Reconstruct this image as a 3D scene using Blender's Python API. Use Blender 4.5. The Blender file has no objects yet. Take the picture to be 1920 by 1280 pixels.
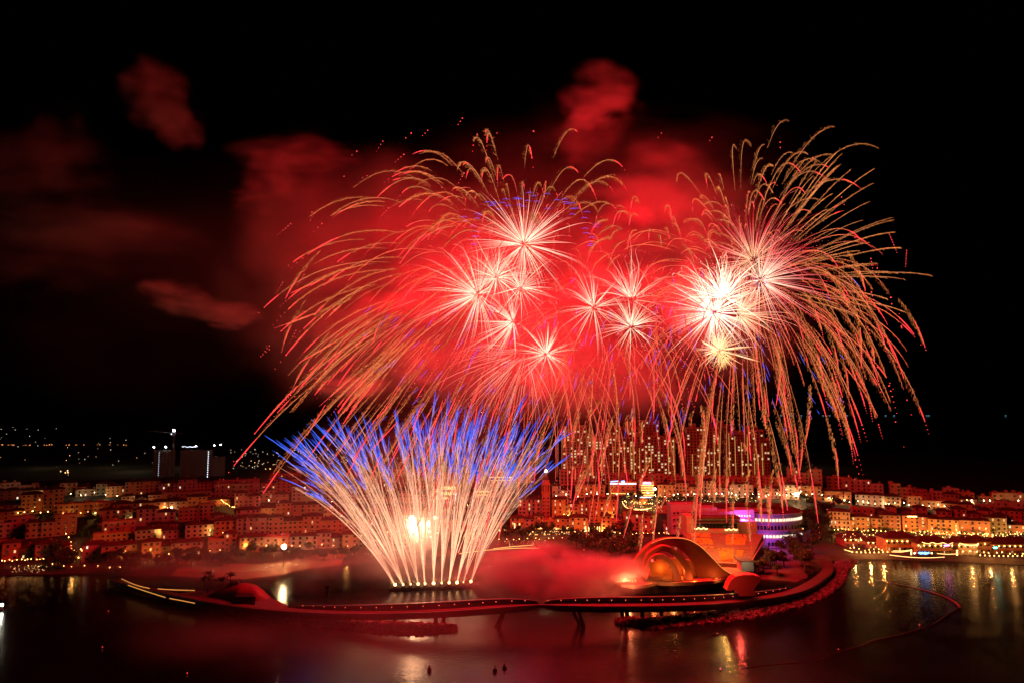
import bpy, math, random
from mathutils import Vector, Matrix, noise
R = math.radians
SC = bpy.context.scene
COL = SC.collection
# ---------------------------------------------------------------- camera, world, exposure
F = 1280.0                       # focal length in pixels of the 1920-wide photograph (24 mm)
PITCH = math.atan(127 / F)
CZ = 100.0                       # drone height above the sea
cam_data = bpy.data.cameras.new('camera'); cam = bpy.data.objects.new('camera', cam_data)
COL.objects.link(cam); SC.camera = cam
cam_data.sensor_width = 36; cam_data.lens = 24; cam_data.clip_start = 1; cam_data.clip_end = 60000
cam.location = (0, 0, CZ); cam.rotation_euler = (R(90) + PITCH, 0, 0)

world = bpy.data.worlds.new('World'); SC.world = world; world.use_nodes = True
wn = world.node_tree
sky = wn.nodes.new('ShaderNodeTexSky'); sky.sky_type = 'NISHITA'; sky.sun_disc = False
sky.sun_elevation = R(-8); sky.sun_rotation = R(160)
wn.links.new(sky.outputs[0], wn.nodes['Background'].inputs[0])
wn.nodes['Background'].inputs[1].default_value = 0.02

SC.view_settings.view_transform = 'Standard'; SC.view_settings.look = 'None'
SC.view_settings.exposure = 0.0; SC.view_settings.gamma = 1.0
cy = SC.cycles
cy.use_adaptive_sampling = True; cy.adaptive_threshold = 0.035
cy.use_denoising = True
try: cy.denoiser = 'OPENIMAGEDENOISE'; cy.denoising_input_passes = 'RGB_ALBEDO_NORMAL'
except Exception: pass
cy.max_bounces = 3; cy.diffuse_bounces = 1; cy.glossy_bounces = 2; cy.volume_bounces = 0
cy.transparent_max_bounces = 16; cy.transmission_bounces = 1
cy.sample_clamp_indirect = 2.0; cy.sample_clamp_direct = 0.0
cy.volume_step_rate = 1.3; cy.volume_max_steps = 40
cy.caustics_reflective = False; cy.caustics_refractive = False

# ---------------------------------------------------------------- pixel <-> world helpers
cT, sT = math.cos(PITCH), math.sin(PITCH)
def ray(px, py):
    u = (px - 960) / F; v = (640 - py) / F
    return Vector((u, cT - v * sT, sT + v * cT))
def at(px, py, Y):
    r = ray(px, py); return Vector((r.x / r.y * Y, Y, CZ + r.z / r.y * Y))
def G(px, py, z=0.0):
    r = ray(px, py); k = (z - CZ) / r.z
    return Vector((r.x * k, r.y * k, z))
def lerp(a, b, t): return a + (b - a) * t
def mix3(a, b, t): return tuple(lerp(a[i], b[i], t) for i in range(3))
def interp(tab, x):
    if x <= tab[0][0]: return tab[0][1]
    for (a, va), (b, vb) in zip(tab, tab[1:]):
        if x <= b: return lerp(va, vb, (x - a) / (b - a))
    return tab[-1][1]
def smooth_path(pts, n):
    """Catmull-Rom through pts, n samples per span"""
    out = []
    P = [pts[0]] + list(pts) + [pts[-1]]
    for i in range(1, len(P) - 2):
        for k in range(n):
            t = k / n
            a, b, c, d = P[i-1], P[i], P[i+1], P[i+2]
            out.append(0.5 * ((2*b) + (c - a)*t + (2*a - 5*b + 4*c - d)*t*t + (3*b - a - 3*c + d)*t*t*t))
    out.append(Vector(pts[-1])); return out
ORD = ['first','second','third','fourth','fifth','sixth','seventh','eighth','ninth','tenth']
def ordinal(n):
    if n < 10: return ORD[n]
    n += 1
    return f"{n}{'th' if 10 < n % 100 < 14 else {1:'st',2:'nd',3:'rd'}.get(n % 10, 'th')}"

# ---------------------------------------------------------------- materials
MATS = {}
def mat(name, col=(.5,.5,.5), rough=.8, metal=0., noise_amt=0., noise_scale=1., emit=None, estr=0., bump=0.):
    m = bpy.data.materials.new(name); m.use_nodes = True; MATS[name] = m
    nt = m.node_tree; b = nt.nodes['Principled BSDF']
    b.inputs['Base Color'].default_value = (*col, 1); b.inputs['Roughness'].default_value = rough
    b.inputs['Metallic'].default_value = metal
    if noise_amt:
        tc = nt.nodes.new('ShaderNodeNewGeometry')
        n = nt.nodes.new('ShaderNodeTexNoise'); n.inputs['Scale'].default_value = noise_scale
        n.inputs['Detail'].default_value = 5
        nt.links.new(tc.outputs['Position'], n.inputs['Vector'])
        r = nt.nodes.new('ShaderNodeMapRange')
        r.inputs['From Min'].default_value = .3; r.inputs['From Max'].default_value = .7
        r.inputs['To Min'].default_value = 1 - noise_amt; r.inputs['To Max'].default_value = 1 + noise_amt * .6
        nt.links.new(n.outputs['Fac'], r.inputs['Value'])
        mx = nt.nodes.new('ShaderNodeVectorMath'); mx.operation = 'SCALE'
        mx.inputs[0].default_value = col
        nt.links.new(r.outputs[0], mx.inputs['Scale']); nt.links.new(mx.outputs[0], b.inputs['Base Color'])
        if bump:
            bp = nt.nodes.new('ShaderNodeBump'); bp.inputs['Strength'].default_value = bump
            nt.links.new(n.outputs['Fac'], bp.inputs['Height']); nt.links.new(bp.outputs[0], b.inputs['Normal'])
    if emit:
        b.inputs['Emission Color'].default_value = (*emit, 1); b.inputs['Emission Strength'].default_value = estr
    return m
def quiet(m):
    m.cycles.emission_sampling = 'NONE'; return m

# fire: every luminous trail takes its colour and strength from the star's own burning colour along its length
def fire_mat():
    m = bpy.data.materials.new('burning_star'); m.use_nodes = True
    nt = m.node_tree; nt.nodes.clear()
    a = nt.nodes.new('ShaderNodeAttribute'); a.attribute_name = 'burn'
    e = nt.nodes.new('ShaderNodeEmission'); o = nt.nodes.new('ShaderNodeOutputMaterial')
    nt.links.new(a.outputs['Color'], e.inputs['Color']); nt.links.new(e.outputs[0], o.inputs[0])
    m.cycles.emission_sampling = 'NONE'; return m
FIRE = fire_mat()

# ---------------------------------------------------------------- mesh builder
class MB:
    def __init__(s): s.v = []; s.f = []; s.m = []; s.c = []
    def vert(s, p, c=(0,0,0)): s.v.append(tuple(p)); s.c.append(c); return len(s.v) - 1
    def face(s, idx, m=0): s.f.append(tuple(idx)); s.m.append(m)
    def poly(s, pts, m=0): s.face([s.vert(p) for p in pts], m)
    def box(s, c, d, m=0, rz=0., top=1.0):
        cx, cyy, cz = c; hx, hy, hz = d[0]/2, d[1]/2, d[2]/2
        ca, sa = math.cos(rz), math.sin(rz); i = len(s.v)
        for z, k in ((-hz, 1), (hz, top)):
            for x, y in ((-hx,-hy),(hx,-hy),(hx,hy),(-hx,hy)):
                x *= k; y *= k
                s.vert((cx + x*ca - y*sa, cyy + x*sa + y*ca, cz + z))
        for q in ((0,3,2,1),(4,5,6,7),(0,1,5,4),(1,2,6,5),(2,3,7,6),(3,0,4,7)):
            s.face([i + k for k in q], m)
    def prism(s, pts, depth, m=0):
        """pts: list of Vector outline; depth: Vector offset of the back"""
        n = len(pts); a = [s.vert(p) for p in pts]; b = [s.vert(Vector(p) + depth) for p in pts]
        s.face(a, m); s.face(b[::-1], m)
        for i in range(n):
            j = (i+1) % n; s.face((a[i], b[i], b[j], a[j]), m)
    def tube(s, pts, rad, sides=3, cols=None, m=0, cap=False):
        n = len(pts); rings = []
        for i, p in enumerate(pts):
            p = Vector(p)
            t = Vector(pts[min(i+1, n-1)]) - Vector(pts[max(i-1, 0)])
            if t.length < 1e-6: t = Vector((0,0,1))
            t.normalize()
            up = Vector((0,1,0)) if abs(t.y) < .9 else Vector((0,0,1))
            a = t.cross(up).normalized(); b = t.cross(a)
            r = rad[i] if isinstance(rad, (list, tuple)) else rad
            c = cols[i] if cols else (0,0,0)
            rings.append([s.vert(p + a*(math.cos(2*math.pi*k/sides)*r) + b*(math.sin(2*math.pi*k/sides)*r), c) for k in range(sides)])
        for q0, q1 in zip(rings, rings[1:]):
            for k in range(sides):
                s.face((q0[k], q0[(k+1) % sides], q1[(k+1) % sides], q1[k]), m)
        if cap and sides > 2:
            s.face(rings[0][::-1], m); s.face(rings[-1], m)
    def octa(s, p, r, c=(0,0,0), m=0):
        p = Vector(p); i = len(s.v)
        for d in ((1,0,0),(-1,0,0),(0,1,0),(0,-1,0),(0,0,1),(0,0,-1)): s.vert(p + Vector(d)*r, c)
        for q in ((0,2,4),(2,1,4),(1,3,4),(3,0,4),(2,0,5),(1,2,5),(3,1,5),(0,3,5)): s.face([i+k for k in q], m)
    def spark(s, p, d, L, r, c):
        """a tiny elongated three-sided spindle"""
        d = d.normalized(); up = Vector((0,1,0)) if abs(d.y) < .9 else Vector((0,0,1))
        a = d.cross(up).normalized(); b = d.cross(a); i = len(s.v)
        s.vert(p - d*L/2, c); s.vert(p + d*L/2, c)
        for k in range(3):
            an = 2.094*k; s.vert(p + a*(math.cos(an)*r) + b*(math.sin(an)*r), c)
        for k in range(3):
            j = (k+1) % 3; s.face((i, i+2+j, i+2+k)); s.face((i+1, i+2+k, i+2+j))
    def sphere(s, c, r, seg=8, rings=5, m=0, sz=1.0):
        c = Vector(c); top = s.vert(c + Vector((0,0,r*sz))); bot = s.vert(c - Vector((0,0,r*sz))); rr = []
        for j in range(1, rings):
            th = math.pi*j/rings
            rr.append([s.vert(c + Vector((r*math.sin(th)*math.cos(2*math.pi*k/seg), r*math.sin(th)*math.sin(2*math.pi*k/seg), r*sz*math.cos(th)))) for k in range(seg)])
        for k in range(seg):
            j = (k+1) % seg; s.face((top, rr[0][k], rr[0][j]), m); s.face((bot, rr[-1][j], rr[-1][k]), m)
            for q0, q1 in zip(rr, rr[1:]): s.face((q0[k], q1[k], q1[j], q0[j]), m)
    def mesh(s, name, mats, smooth=False, burn=False):
        me = bpy.data.meshes.new(name); me.from_pydata(s.v, [], s.f)
        for m in (mats if isinstance(mats, (list, tuple)) else [mats]): me.materials.append(m)
        if any(s.m): me.polygons.foreach_set('material_index', s.m)
        if smooth: me.polygons.foreach_set('use_smooth', [True]*len(s.f))
        if burn:
            at_ = me.attributes.new('burn', 'FLOAT_COLOR', 'POINT')
            flat = []
            for c in s.c: flat += [c[0], c[1], c[2], 1.0]
            at_.data.foreach_set('color', flat)
        me.update(); return me
    def build(s, name, mats, parent=None, **k):
        return link(name, s.mesh(name, mats, **k), parent)
def link(name, data, parent=None, loc=None, rz=0.):
    o = bpy.data.objects.new(name, data); COL.objects.link(o)
    if parent: o.parent = parent
    if loc is not None: o.location = loc
    if rz: o.rotation_euler = (0, 0, rz)
    return o
def tag(o, label=None, cat=None, group=None, kind=None):
    if label: o['label'] = label
    if cat: o['category'] = cat
    if group: o['group'] = group
    if kind: o['kind'] = kind
    return o
def thing(name, label, cat, loc=(0,0,0), rz=0., group=None):
    return tag(link(name, None, None, loc, rz), label, cat, group)
def copy_tree(o, parent=None):
    c = o.copy(); COL.objects.link(c); c.parent = parent
    for ch in KIDS.get(o.name, []): copy_tree(ch, c)
    return c
KIDS = {}
def point_light(name, loc, col, power, parent=None, size=2.0):
    l = bpy.data.lights.new(name, 'POINT'); l.color = col; l.energy = power; l.shadow_soft_size = size
    o = bpy.data.objects.new(name, l); COL.objects.link(o); o.location = loc
    if parent: o.parent = parent
    return o
# ---------------------------------------------------------------- setting: sea and land
def water_mat():
    m = bpy.data.materials.new('night_sea'); m.use_nodes = True; nt = m.node_tree
    b = nt.nodes['Principled BSDF']
    b.inputs['Base Color'].default_value = (.002,.002,.003,1); b.inputs['Roughness'].default_value = .2
    b.inputs['IOR'].default_value = 1.38
    g = nt.nodes.new('ShaderNodeNewGeometry'); mp = nt.nodes.new('ShaderNodeMapping')
    mp.inputs['Scale'].default_value = (.35,.7,1)
    nt.links.new(g.outputs['Position'], mp.inputs['Vector'])
    n = nt.nodes.new('ShaderNodeTexNoise'); n.inputs['Scale'].default_value = 1.0; n.inputs['Detail'].default_value = 3
    n2 = nt.nodes.new('ShaderNodeTexNoise'); n2.inputs['Scale'].default_value = .035; n2.inputs['Detail'].default_value = 2
    nt.links.new(mp.outputs[0], n.inputs['Vector']); nt.links.new(g.outputs['Position'], n2.inputs['Vector'])
    bp = nt.nodes.new('ShaderNodeBump'); bp.inputs['Strength'].default_value = .22; bp.inputs['Distance'].default_value = .5
    nt.links.new(n.outputs['Fac'], bp.inputs['Height']); nt.links.new(bp.outputs[0], b.inputs['Normal'])
    r = nt.nodes.new('ShaderNodeMapRange'); r.inputs['From Min'].default_value = .35; r.inputs['From Max'].default_value = .65
    r.inputs['To Min'].default_value = .17; r.inputs['To Max'].default_value = .26
    nt.links.new(n2.outputs['Fac'], r.inputs['Value']); nt.links.new(r.outputs[0], b.inputs['Roughness'])
    return m
mb = MB(); mb.poly([(-40000,-500,0),(40000,-500,0),(40000,45000,0),(-40000,45000,0)])
tag(mb.build('sea', water_mat()), kind='structure')

SHORE_PX = [(-400,1068),(0,1078),(150,1074),(210,1078),(270,1080),(330,1078),(400,1084),(470,1084),(530,1076),(565,1066),(620,1060),(700,1052),
            (780,1044),(880,1038),(960,1035),(1050,1040),(1120,1050),(1180,1058),(1240,1060),(1320,1066),(1420,1084),(1500,1090),(1530,1070),
            (1560,1050),(1620,1047),(1750,1050),(1920,1058),(2300,1068)]
SHORE = []
for a, b in SHORE_PX:
    g = G(a, b); SHORE.append((g.x / g.y, g.y))
UPX = lambda px: (px - 960) / F
SLOPE = [(UPX(0),.105),(UPX(600),.105),(UPX(1000),.12),(UPX(1250),.15),(UPX(1600),.19),(UPX(1920),.17)]
FLAT = [(UPX(0),28),(UPX(420),30),(UPX(560),45),(UPX(900),50),(UPX(1150),60),(UPX(1400),90),(UPX(1520),70),(UPX(1600),75),(UPX(1920),72)]
CREST = [(UPX(0),700),(UPX(500),720),(UPX(1000),720),(UPX(1400),690),(UPX(1600),650),(UPX(1920),610)]
def ground_z(x, y):
    u = x / max(y, 1); d = y - interp(SHORE, u)
    if d < 0: return max(-4, -0.5 + d * .3)
    z = 2.6 * min(1, d / 3.5)
    fl = interp(FLAT, u); cr = interp(CREST, u)
    z += max(0, min(y, cr) - (interp(SHORE, u) + fl)) * interp(SLOPE, u)
    if y > cr: z -= min((y - cr) * .14, z - 3)
    return z
def on_ground(px, py):
    """the land point seen at a pixel"""
    lo = None
    for k in range(0, 900):
        Y = 380 + k * 1.5
        p = at(px, py, Y)
        if p.z <= ground_z(p.x, p.y): return Vector((p.x, p.y, ground_z(p.x, p.y)))
    return at(px, py, 1500)
M_soil = mat('hill_soil', (.03,.028,.02), .95, noise_amt=.5, noise_scale=.08)
M_sand = mat('beach_sand', (.3,.22,.14), .95, noise_amt=.25, noise_scale=.15)
M_pave = mat('street_paving', (.06,.052,.045), .9, noise_amt=.3, noise_scale=.2)
mb = MB(); NX, NY = 240, 130
xs = [-950 + 1900*i/NX for i in range(NX+1)]; ys = [400 + 3*j if j < 60 else 580 + (j-60)*14 for j in range(NY+1)]
for j in range(NY+1):
    for i in range(NX+1):
        mb.vert((xs[i], ys[j], ground_z(xs[i], ys[j]) + (noise.noise(Vector((xs[i]*.05, ys[j]*.05, 0))) * .25)))
for j in range(NY):
    for i in range(NX):
        a = j*(NX+1) + i; x, y = xs[i], ys[j]; u = x/y
        d = y - interp(SHORE, u); px = 960 + u*F
        m = 0
        if 330 < px < 640 and d < 26: m = 1
        elif d < 75: m = 2
        mb.face((a, a+1, a+NX+2, a+NX+1), m)
tag(mb.build('hill_terrain', [M_soil, M_sand, M_pave], smooth=True), kind='structure')
# flat land running to the far coast on the left
mb = MB()
mb.poly([(-6000,1100,1.5),(300,1100,1.5),(150,2400,1.5),(-300,3600,1.5),(-6000,4400,1.5)])
tag(mb.build('far_land', M_soil), kind='structure')
mb = MB()
prof = [(-6000,120),(-4200,210),(-3300,150),(-2400,240),(-1700,120),(-1000,60),(-400,10)]
for x, z in prof: mb.vert((x,4300,0)); mb.vert((x,4700,z))
for i in range(len(prof)-1): mb.face((2*i,2*i+2,2*i+3,2*i+1))
tag(mb.build('far_hills', M_soil, smooth=True), kind='structure')
# ---------------------------------------------------------------- town
rnd = random.Random(11)
WALLS = {'ochre': (.55,.36,.16), 'cream': (.62,.52,.36), 'terracotta': (.5,.24,.13), 'pink': (.58,.33,.28), 'sand': (.52,.42,.28),
         'orange': (.6,.3,.1), 'grey': (.4,.38,.35), 'olive': (.35,.36,.2)}
WM = {k: mat(k + '_plaster', tuple(.74*c for c in v), .9, noise_amt=.16, noise_scale=.35) for k, v in WALLS.items()}
M_roof = mat('red_roof_tiles', (.085,.032,.022), .9, noise_amt=.35, noise_scale=.9)
M_trim = mat('pale_stone_trim', (.6,.54,.45), .8)
M_pane = mat('dark_window_glass', (.02,.02,.025), .15)
M_shut = mat('brown_shutters', (.1,.06,.04), .7)
M_lit = quiet(mat('lit_window_glass', (.1,.08,.05), .3, emit=(1,.6,.25), estr=1.2))
M_litw = quiet(mat('bright_lit_window_glass', (.1,.1,.1), .3, emit=(1,.85,.6), estr=1.3))
M_dark = mat('dark_metal', (.03,.03,.035), .5, .6)
M_conc = mat('raw_concrete', (.1,.09,.09), .9, noise_amt=.2, noise_scale=.3)
M_bulb = mat('warm_lamp_globe', (.8,.8,.8), .5, emit=(1,.45,.11), estr=26)
M_bulbw = mat('white_lamp_globe', (.8,.8,.8), .5, emit=(1,.75,.42), estr=30)
M_bulbs = quiet(mat('small_warm_bulb', (.8,.8,.8), .5, emit=(1,.62,.22), estr=4))
M_bulbr = quiet(mat('small_red_bulb', (.8,.1,.1), .5, emit=(1,.07,.05), estr=2.5))

def window_mesh(pane, w=1.1, h=1.6):
    mb = MB()
    mb.box((0,-.03,0), (w,.1,h), 0)
    for sx in (-1,1): mb.box((sx*(w/2+.11),-.06,0), (.2,.16,h+.1), 1)
    mb.box((0,-.1,-h/2-.1), (w+.6,.28,.16), 2); mb.box((0,-.09,h/2+.12), (w+.5,.2,.18), 2)
    mb.box((0,-.1,0), (.07,.06,h), 1)
    return mb.mesh('window', [pane, M_shut, M_trim])
W_DARK = window_mesh(M_pane); W_LIT = window_mesh(M_lit); W_LITW = window_mesh(M_litw)
def balcony_mesh():
    mb = MB(); mb.box((0,-.5,-.05), (2.6,1.1,.14), 0)
    for i in range(7): mb.box((-1.2+.4*i,-1.0,.45), (.06,.06,.9), 1)
    mb.box((0,-1.0,.92), (2.6,.09,.08), 1)
    return mb.mesh('balcony', [M_trim, M_dark])
BALC = balcony_mesh()

def hip_roof(mb, w, d, z, pitch=.32, ov=.7, m=0):
    W, D = w/2+ov, d/2+ov; hgt = min(W, D)*pitch*1.3; r = min(W, D)*.96
    a = [mb.vert(p) for p in ((-W,-D,z),(W,-D,z),(W,D,z),(-W,D,z))]
    if W > D: b = [mb.vert((-(W-r),0,z+hgt)), mb.vert(((W-r),0,z+hgt))]; q = [(a[0],a[1],b[1],b[0]),(a[1],a[2],b[1]),(a[2],a[3],b[0],b[1]),(a[3],a[0],b[0])]
    else: b = [mb.vert((0,-(D-r),z+hgt)), mb.vert((0,(D-r),z+hgt))]; q = [(a[0],a[1],b[0]),(a[1],a[2],b[1],b[0]),(a[2],a[3],b[1]),(a[3],a[0],b[0],b[1])]
    for f in q: mb.face(f, m)
    e = [mb.vert(p) for p in ((-W,-D,z-.25),(W,-D,z-.25),(W,D,z-.25),(-W,D,z-.25))]
    for i in range(4): mb.face((e[i], e[(i+1)%4], a[(i+1)%4], a[i]), m)
    mb.face(e[::-1], m)

HOUSES = []
def house(p, w, h, depth, rz, colour, roof='hip', lit=.06, label='', group='', name='townhouse', balc=.15, litm=None, pitch_win=3.1):
    root = thing(name, label, 'hotel' if name == 'hotel' else ('tower block' if name == 'tower_block' else 'townhouse'), p, rz, group)
    dz = 9.0; fh0 = 3.3
    fl = max(1, round(h/fh0)); fh = h/fl
    # a long block is built of neighbouring parts with their own roof heights, like the photo's terraces
    segs = []
    if w > 17 and name == 'townhouse':
        n = 2 if w < 32 else 3; cuts = sorted([0, 1] + [(k + rnd.uniform(-.15,.15))/n for k in range(1, n)])
        for c0, c1 in zip(cuts, cuts[1:]): segs.append((-w/2+c0*w, -w/2+c1*w, max(1, fl + rnd.choice((0,0,0,-1,-1,1) if fl > 3 else (0,0,-1)) if fl > 1 else fl), rnd.uniform(-.8,.8)))
    else: segs = [(-w/2, w/2, fl, 0)]
    mb = MB(); rb = MB(); cbs = []; cnt = 0
    for (xa, xb, nf, off) in segs:
        sw = xb-xa; cx = (xa+xb)/2; hh = nf*fh
        mb.box((cx,off,(hh-dz)/2), (sw-.01,depth,hh+dz))
        for k in range(1, nf):
            if (k + int(sw)) % 2: mb.box((cx,-depth/2-.05+off,k*fh), (sw+.06,.14,.18))
        if roof == 'hip':
            r0 = MB(); hip_roof(r0, sw, depth, hh+.02); o_ = len(rb.v); rb.v += [(x+cx,y+off,z) for x,y,z in r0.v]; rb.c += r0.c; rb.m += r0.m; rb.f += [tuple(i+o_ for i in f) for f in r0.f]
            if sw > 8: cbs.append((cx+rnd.uniform(-.3,.3)*sw, off+depth*.1, hh+1.2))
        else:
            rb.box((cx,off,hh+.12), (sw+.5,depth+.5,.3)); rb.box((cx,off,hh+.55), (sw+.05,depth+.1,.6))
            for _ in range(int(sw/7)): rb.box((cx+rnd.uniform(-.4,.4)*sw, off+rnd.uniform(-.2,.3)*depth, hh+1.5), (rnd.uniform(1.2,3.5),rnd.uniform(1.2,3),rnd.uniform(1.2,2.8)))
    mb.build('wall', WM[colour], root)
    ro = rb.build('roof', M_roof if roof == 'hip' else WM[colour], root)
    for c_ in cbs[:2]:
        cb = MB(); cb.box(c_, (.8,.8,2.2)); cb.box((c_[0],c_[1],c_[2]+1.2), (1.05,1.05,.2)); cb.build('chimney', WM[colour], ro)
    pw_ = pitch_win*rnd.uniform(.95,1.35)
    for (xa, xb, nf, off) in segs:
        sw = xb-xa; n = max(2, int(sw/pw_)); sp = sw/n; jit = [rnd.uniform(-.12,.12)*sp for _ in range(n)]; bc = [rnd.random() < balc for _ in range(n)]; wz = rnd.uniform(.85,1.15)
        for k in range(nf):
            for i in range(n):
                if cnt >= 90: break
                if rnd.random() < .06: continue
                x = xa + sp*(i+.5) + jit[i]; z = fh*(k+.5); r = rnd.random()
                me = (litm or W_LIT) if r < lit else (W_LITW if r < lit*1.15 else W_DARK)
                o = link('window', me, root, (x,-depth/2-.02+off,z)); cnt += 1; o.scale = (wz,1,1.25 if bc[i] and k else 1)
                if k and bc[i]: link('balcony', BALC, root, (x,-depth/2+off,fh*k+.1))
    for s in (-1,1):
        (xa, xb, nf, off) = segs[0] if s < 0 else segs[-1]
        for k in range(nf):
            for yy in ((-depth*.25, depth*.25)):
                if cnt >= 100: break
                link('window', W_DARK, root, ((xa if s < 0 else xb)+s*.02,yy+off,fh*(k+.52)), s*math.pi/2); cnt += 1
    HOUSES.append((p, w, h)); return root

# (x0, x1, top, base) in photograph pixels; ground depth follows from the base line
TOWN = {
 'front row by the left waterfront': [(-30,0,1018,1050),(0,60,1016,1050),(60,100,1019,1049),(100,122,1022,1046),(148,186,1020,1053),(186,243,1021,1052),(262,318,1014,1045),(318,370,1016,1043),(385,415,1012,1036),(415,436,1000,1034),(446,490,1006,1035),(492,535,1008,1034),(540,590,1004,1030),(590,640,998,1028),(640,682,1000,1028),(684,730,1004,1030),(732,765,1000,1026)],
 'second row of the left hillside': [(-20,45,972,1008),(45,97,978,1008),(97,131,966,1005),(172,235,1000,1016),(188,242,978,1005),(250,300,992,1011),(300,350,992,1009),(345,398,974,1007),(398,436,975,1004),(440,500,970,1002),(500,560,968,1002),(566,640,966,999),(644,700,970,1000),(705,770,972,998),(775,830,968,996),(835,880,975,996),(885,940,972,994)],
 'third row of the left hillside': [(-10,30,958,975),(183,236,955,982),(254,318,952,984),(276,325,974,990),(332,392,947,976),(392,436,964,988),(397,428,977,996),(440,480,955,976),(480,540,943,967),(545,600,945,968),(605,660,946,970),(665,720,944,966),(725,790,946,968),(795,850,942,964),(855,905,944,966),(910,955,940,960)],
 'fourth row of the left hillside': [(-20,33,940,968),(38,104,925,962),(104,200,936,968),(202,222,948,964),(212,302,942,966),(318,422,930,952),(437,482,923,950),(484,536,918,942),(546,622,917,944),(628,690,920,944),(696,740,922,944),(745,800,918,942),(862,918,915,940),(920,960,912,936)],
 'fifth row of the left hillside': [(-20,26,919,938),(38,110,911,930),(110,158,904,928),(176,200,906,928),(200,288,903,928),(226,298,928,945),(298,388,898,922),(303,388,916,938),(402,480,908,932),(488,540,898,922),(545,610,897,920),(615,680,900,922),(690,760,898,920),(765,800,896,918),(870,930,893,916)],
 'top row of the left hillside': [(400,480,895,912),(140,180,918,930),(0,60,905,918),(505,560,889,903),(570,640,886,903),(650,720,884,902),(730,790,880,900),(935,1000,885,905)],
 'row of villas above the central promenade': [(957,985,970,993),(985,1001,972,993),(1001,1019,966,992),(1020,1042,976,991),(1042,1070,971,991),(1069,1103,969,993),(1129,1148,966,1004),(1148,1160,976,1004),(1160,1186,981,1005),(1170,1196,956,984),(1180,1212,963,994),(1208,1226,965,1000),(1248,1278,979,1002),(1153,1168,968,984)],
 'middle row behind the central promenade': [(972,1016,935,972),(1035,1068,935,970),(1068,1106,937,972),(1106,1158,942,979),(1118,1138,932,945),(1190,1215,938,946),(1236,1256,945,962)],
 'upper row below the tower blocks': [(1036,1070,910,934),(1080,1135,907,932),(1236,1270,908,932),(1270,1322,905,931),(1322,1372,907,932),(1372,1414,907,932),(1426,1470,908,935)],
 'top row below the tower blocks': [(1050,1100,881,908),(1135,1186,883,906),(1195,1246,889,910),(1255,1330,893,910),(1330,1412,895,911),(1414,1440,893,912)],
 'top row of the right hillside': [(1440,1482,896,914),(1482,1520,881,914),(1500,1544,888,918),(1550,1600,889,922),(1590,1657,901,928),(1677,1714,908,936),(1716,1764,919,938),(1756,1800,916,943),(1796,1830,924,946),(1844,1885,925,946),(1878,1960,926,950)],
 'middle row of the right hillside': [(1472,1500,908,936),(1500,1542,910,932),(1546,1598,920,946),(1612,1660,927,950),(1658,1692,930,952),(1712,1782,932,955),(1782,1832,926,952),(1778,1830,944,962),(1845,1925,941,964)],
 'second row of the right waterfront': [(1603,1642,954,976),(1645,1684,949,974),(1687,1740,950,973),(1738,1786,957,975),(1792,1842,954,977),(1846,1890,957,980),(1888,1960,958,982)],
 'front row of the right waterfront': [(1561,1597,958,992),(1572,1602,974,994),(1602,1634,968,996),(1640,1658,971,996),(1657,1692,965,995),(1700,1722,966,997),(1722,1748,968,998),(1750,1799,973,1002),(1808,1858,975,1004),(1858,1892,970,1003),(1903,1960,975,1004)],
}
LITF = {'front row of the right waterfront': .16, 'row of villas above the central promenade': .12, 'upper row below the tower blocks': .12, 'middle row behind the central promenade': .2}
for row, items in TOWN.items():
    items = sorted(items)
    right = 'right' in row; mid = 'central' in row or 'tower' in row
    for i, (x0, x1, yt, yb) in enumerate(items):
        g = on_ground((x0+x1)/2, yb)
        w = (x1 - x0)/F*g.y*1.0/cT*1.0
        hgt = at((x0+x1)/2, yt, g.y).z - g.z
        pal = (['ochre','orange','cream','terracotta','sand','ochre','orange'] if (right or mid) else ['ochre','terracotta','sand','orange','pink','cream'])
        if right and 'front row' in row: pal = ['orange','ochre','orange','terracotta','cream','ochre']
        colour = rnd.choice(pal)
        if (x0, yt) == (1858, 970): colour = 'olive'
        if 'villas' in row: colour = rnd.choice(['terracotta','pink','orange'])
        big = w > 26
        roof = 'hip' if (hgt > 6 and not ('top row' in row) and rnd.random() < (.85 if not big else .6)) else 'flat'
        rz = rnd.uniform(-.07,.07) - ((x0+x1)/2-960)/F*(.8 if x0 < 900 else .6)
        fl = max(1, round(hgt/3.3)); wd = ['one','two','three','four','five','six','seven','eight','nine','ten','eleven','twelve'][min(11,fl-1)]
        house(g + Vector((0,5,0)), w*.985, hgt, rnd.uniform(7,9.5), rz, colour, roof, LITF.get(row, .035),
              f"{colour} {wd}-storey house, {ordinal(i)} from the left in the {row}", 'houses in the ' + row, balc=.3 if hgt > 9 else .08)

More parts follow.
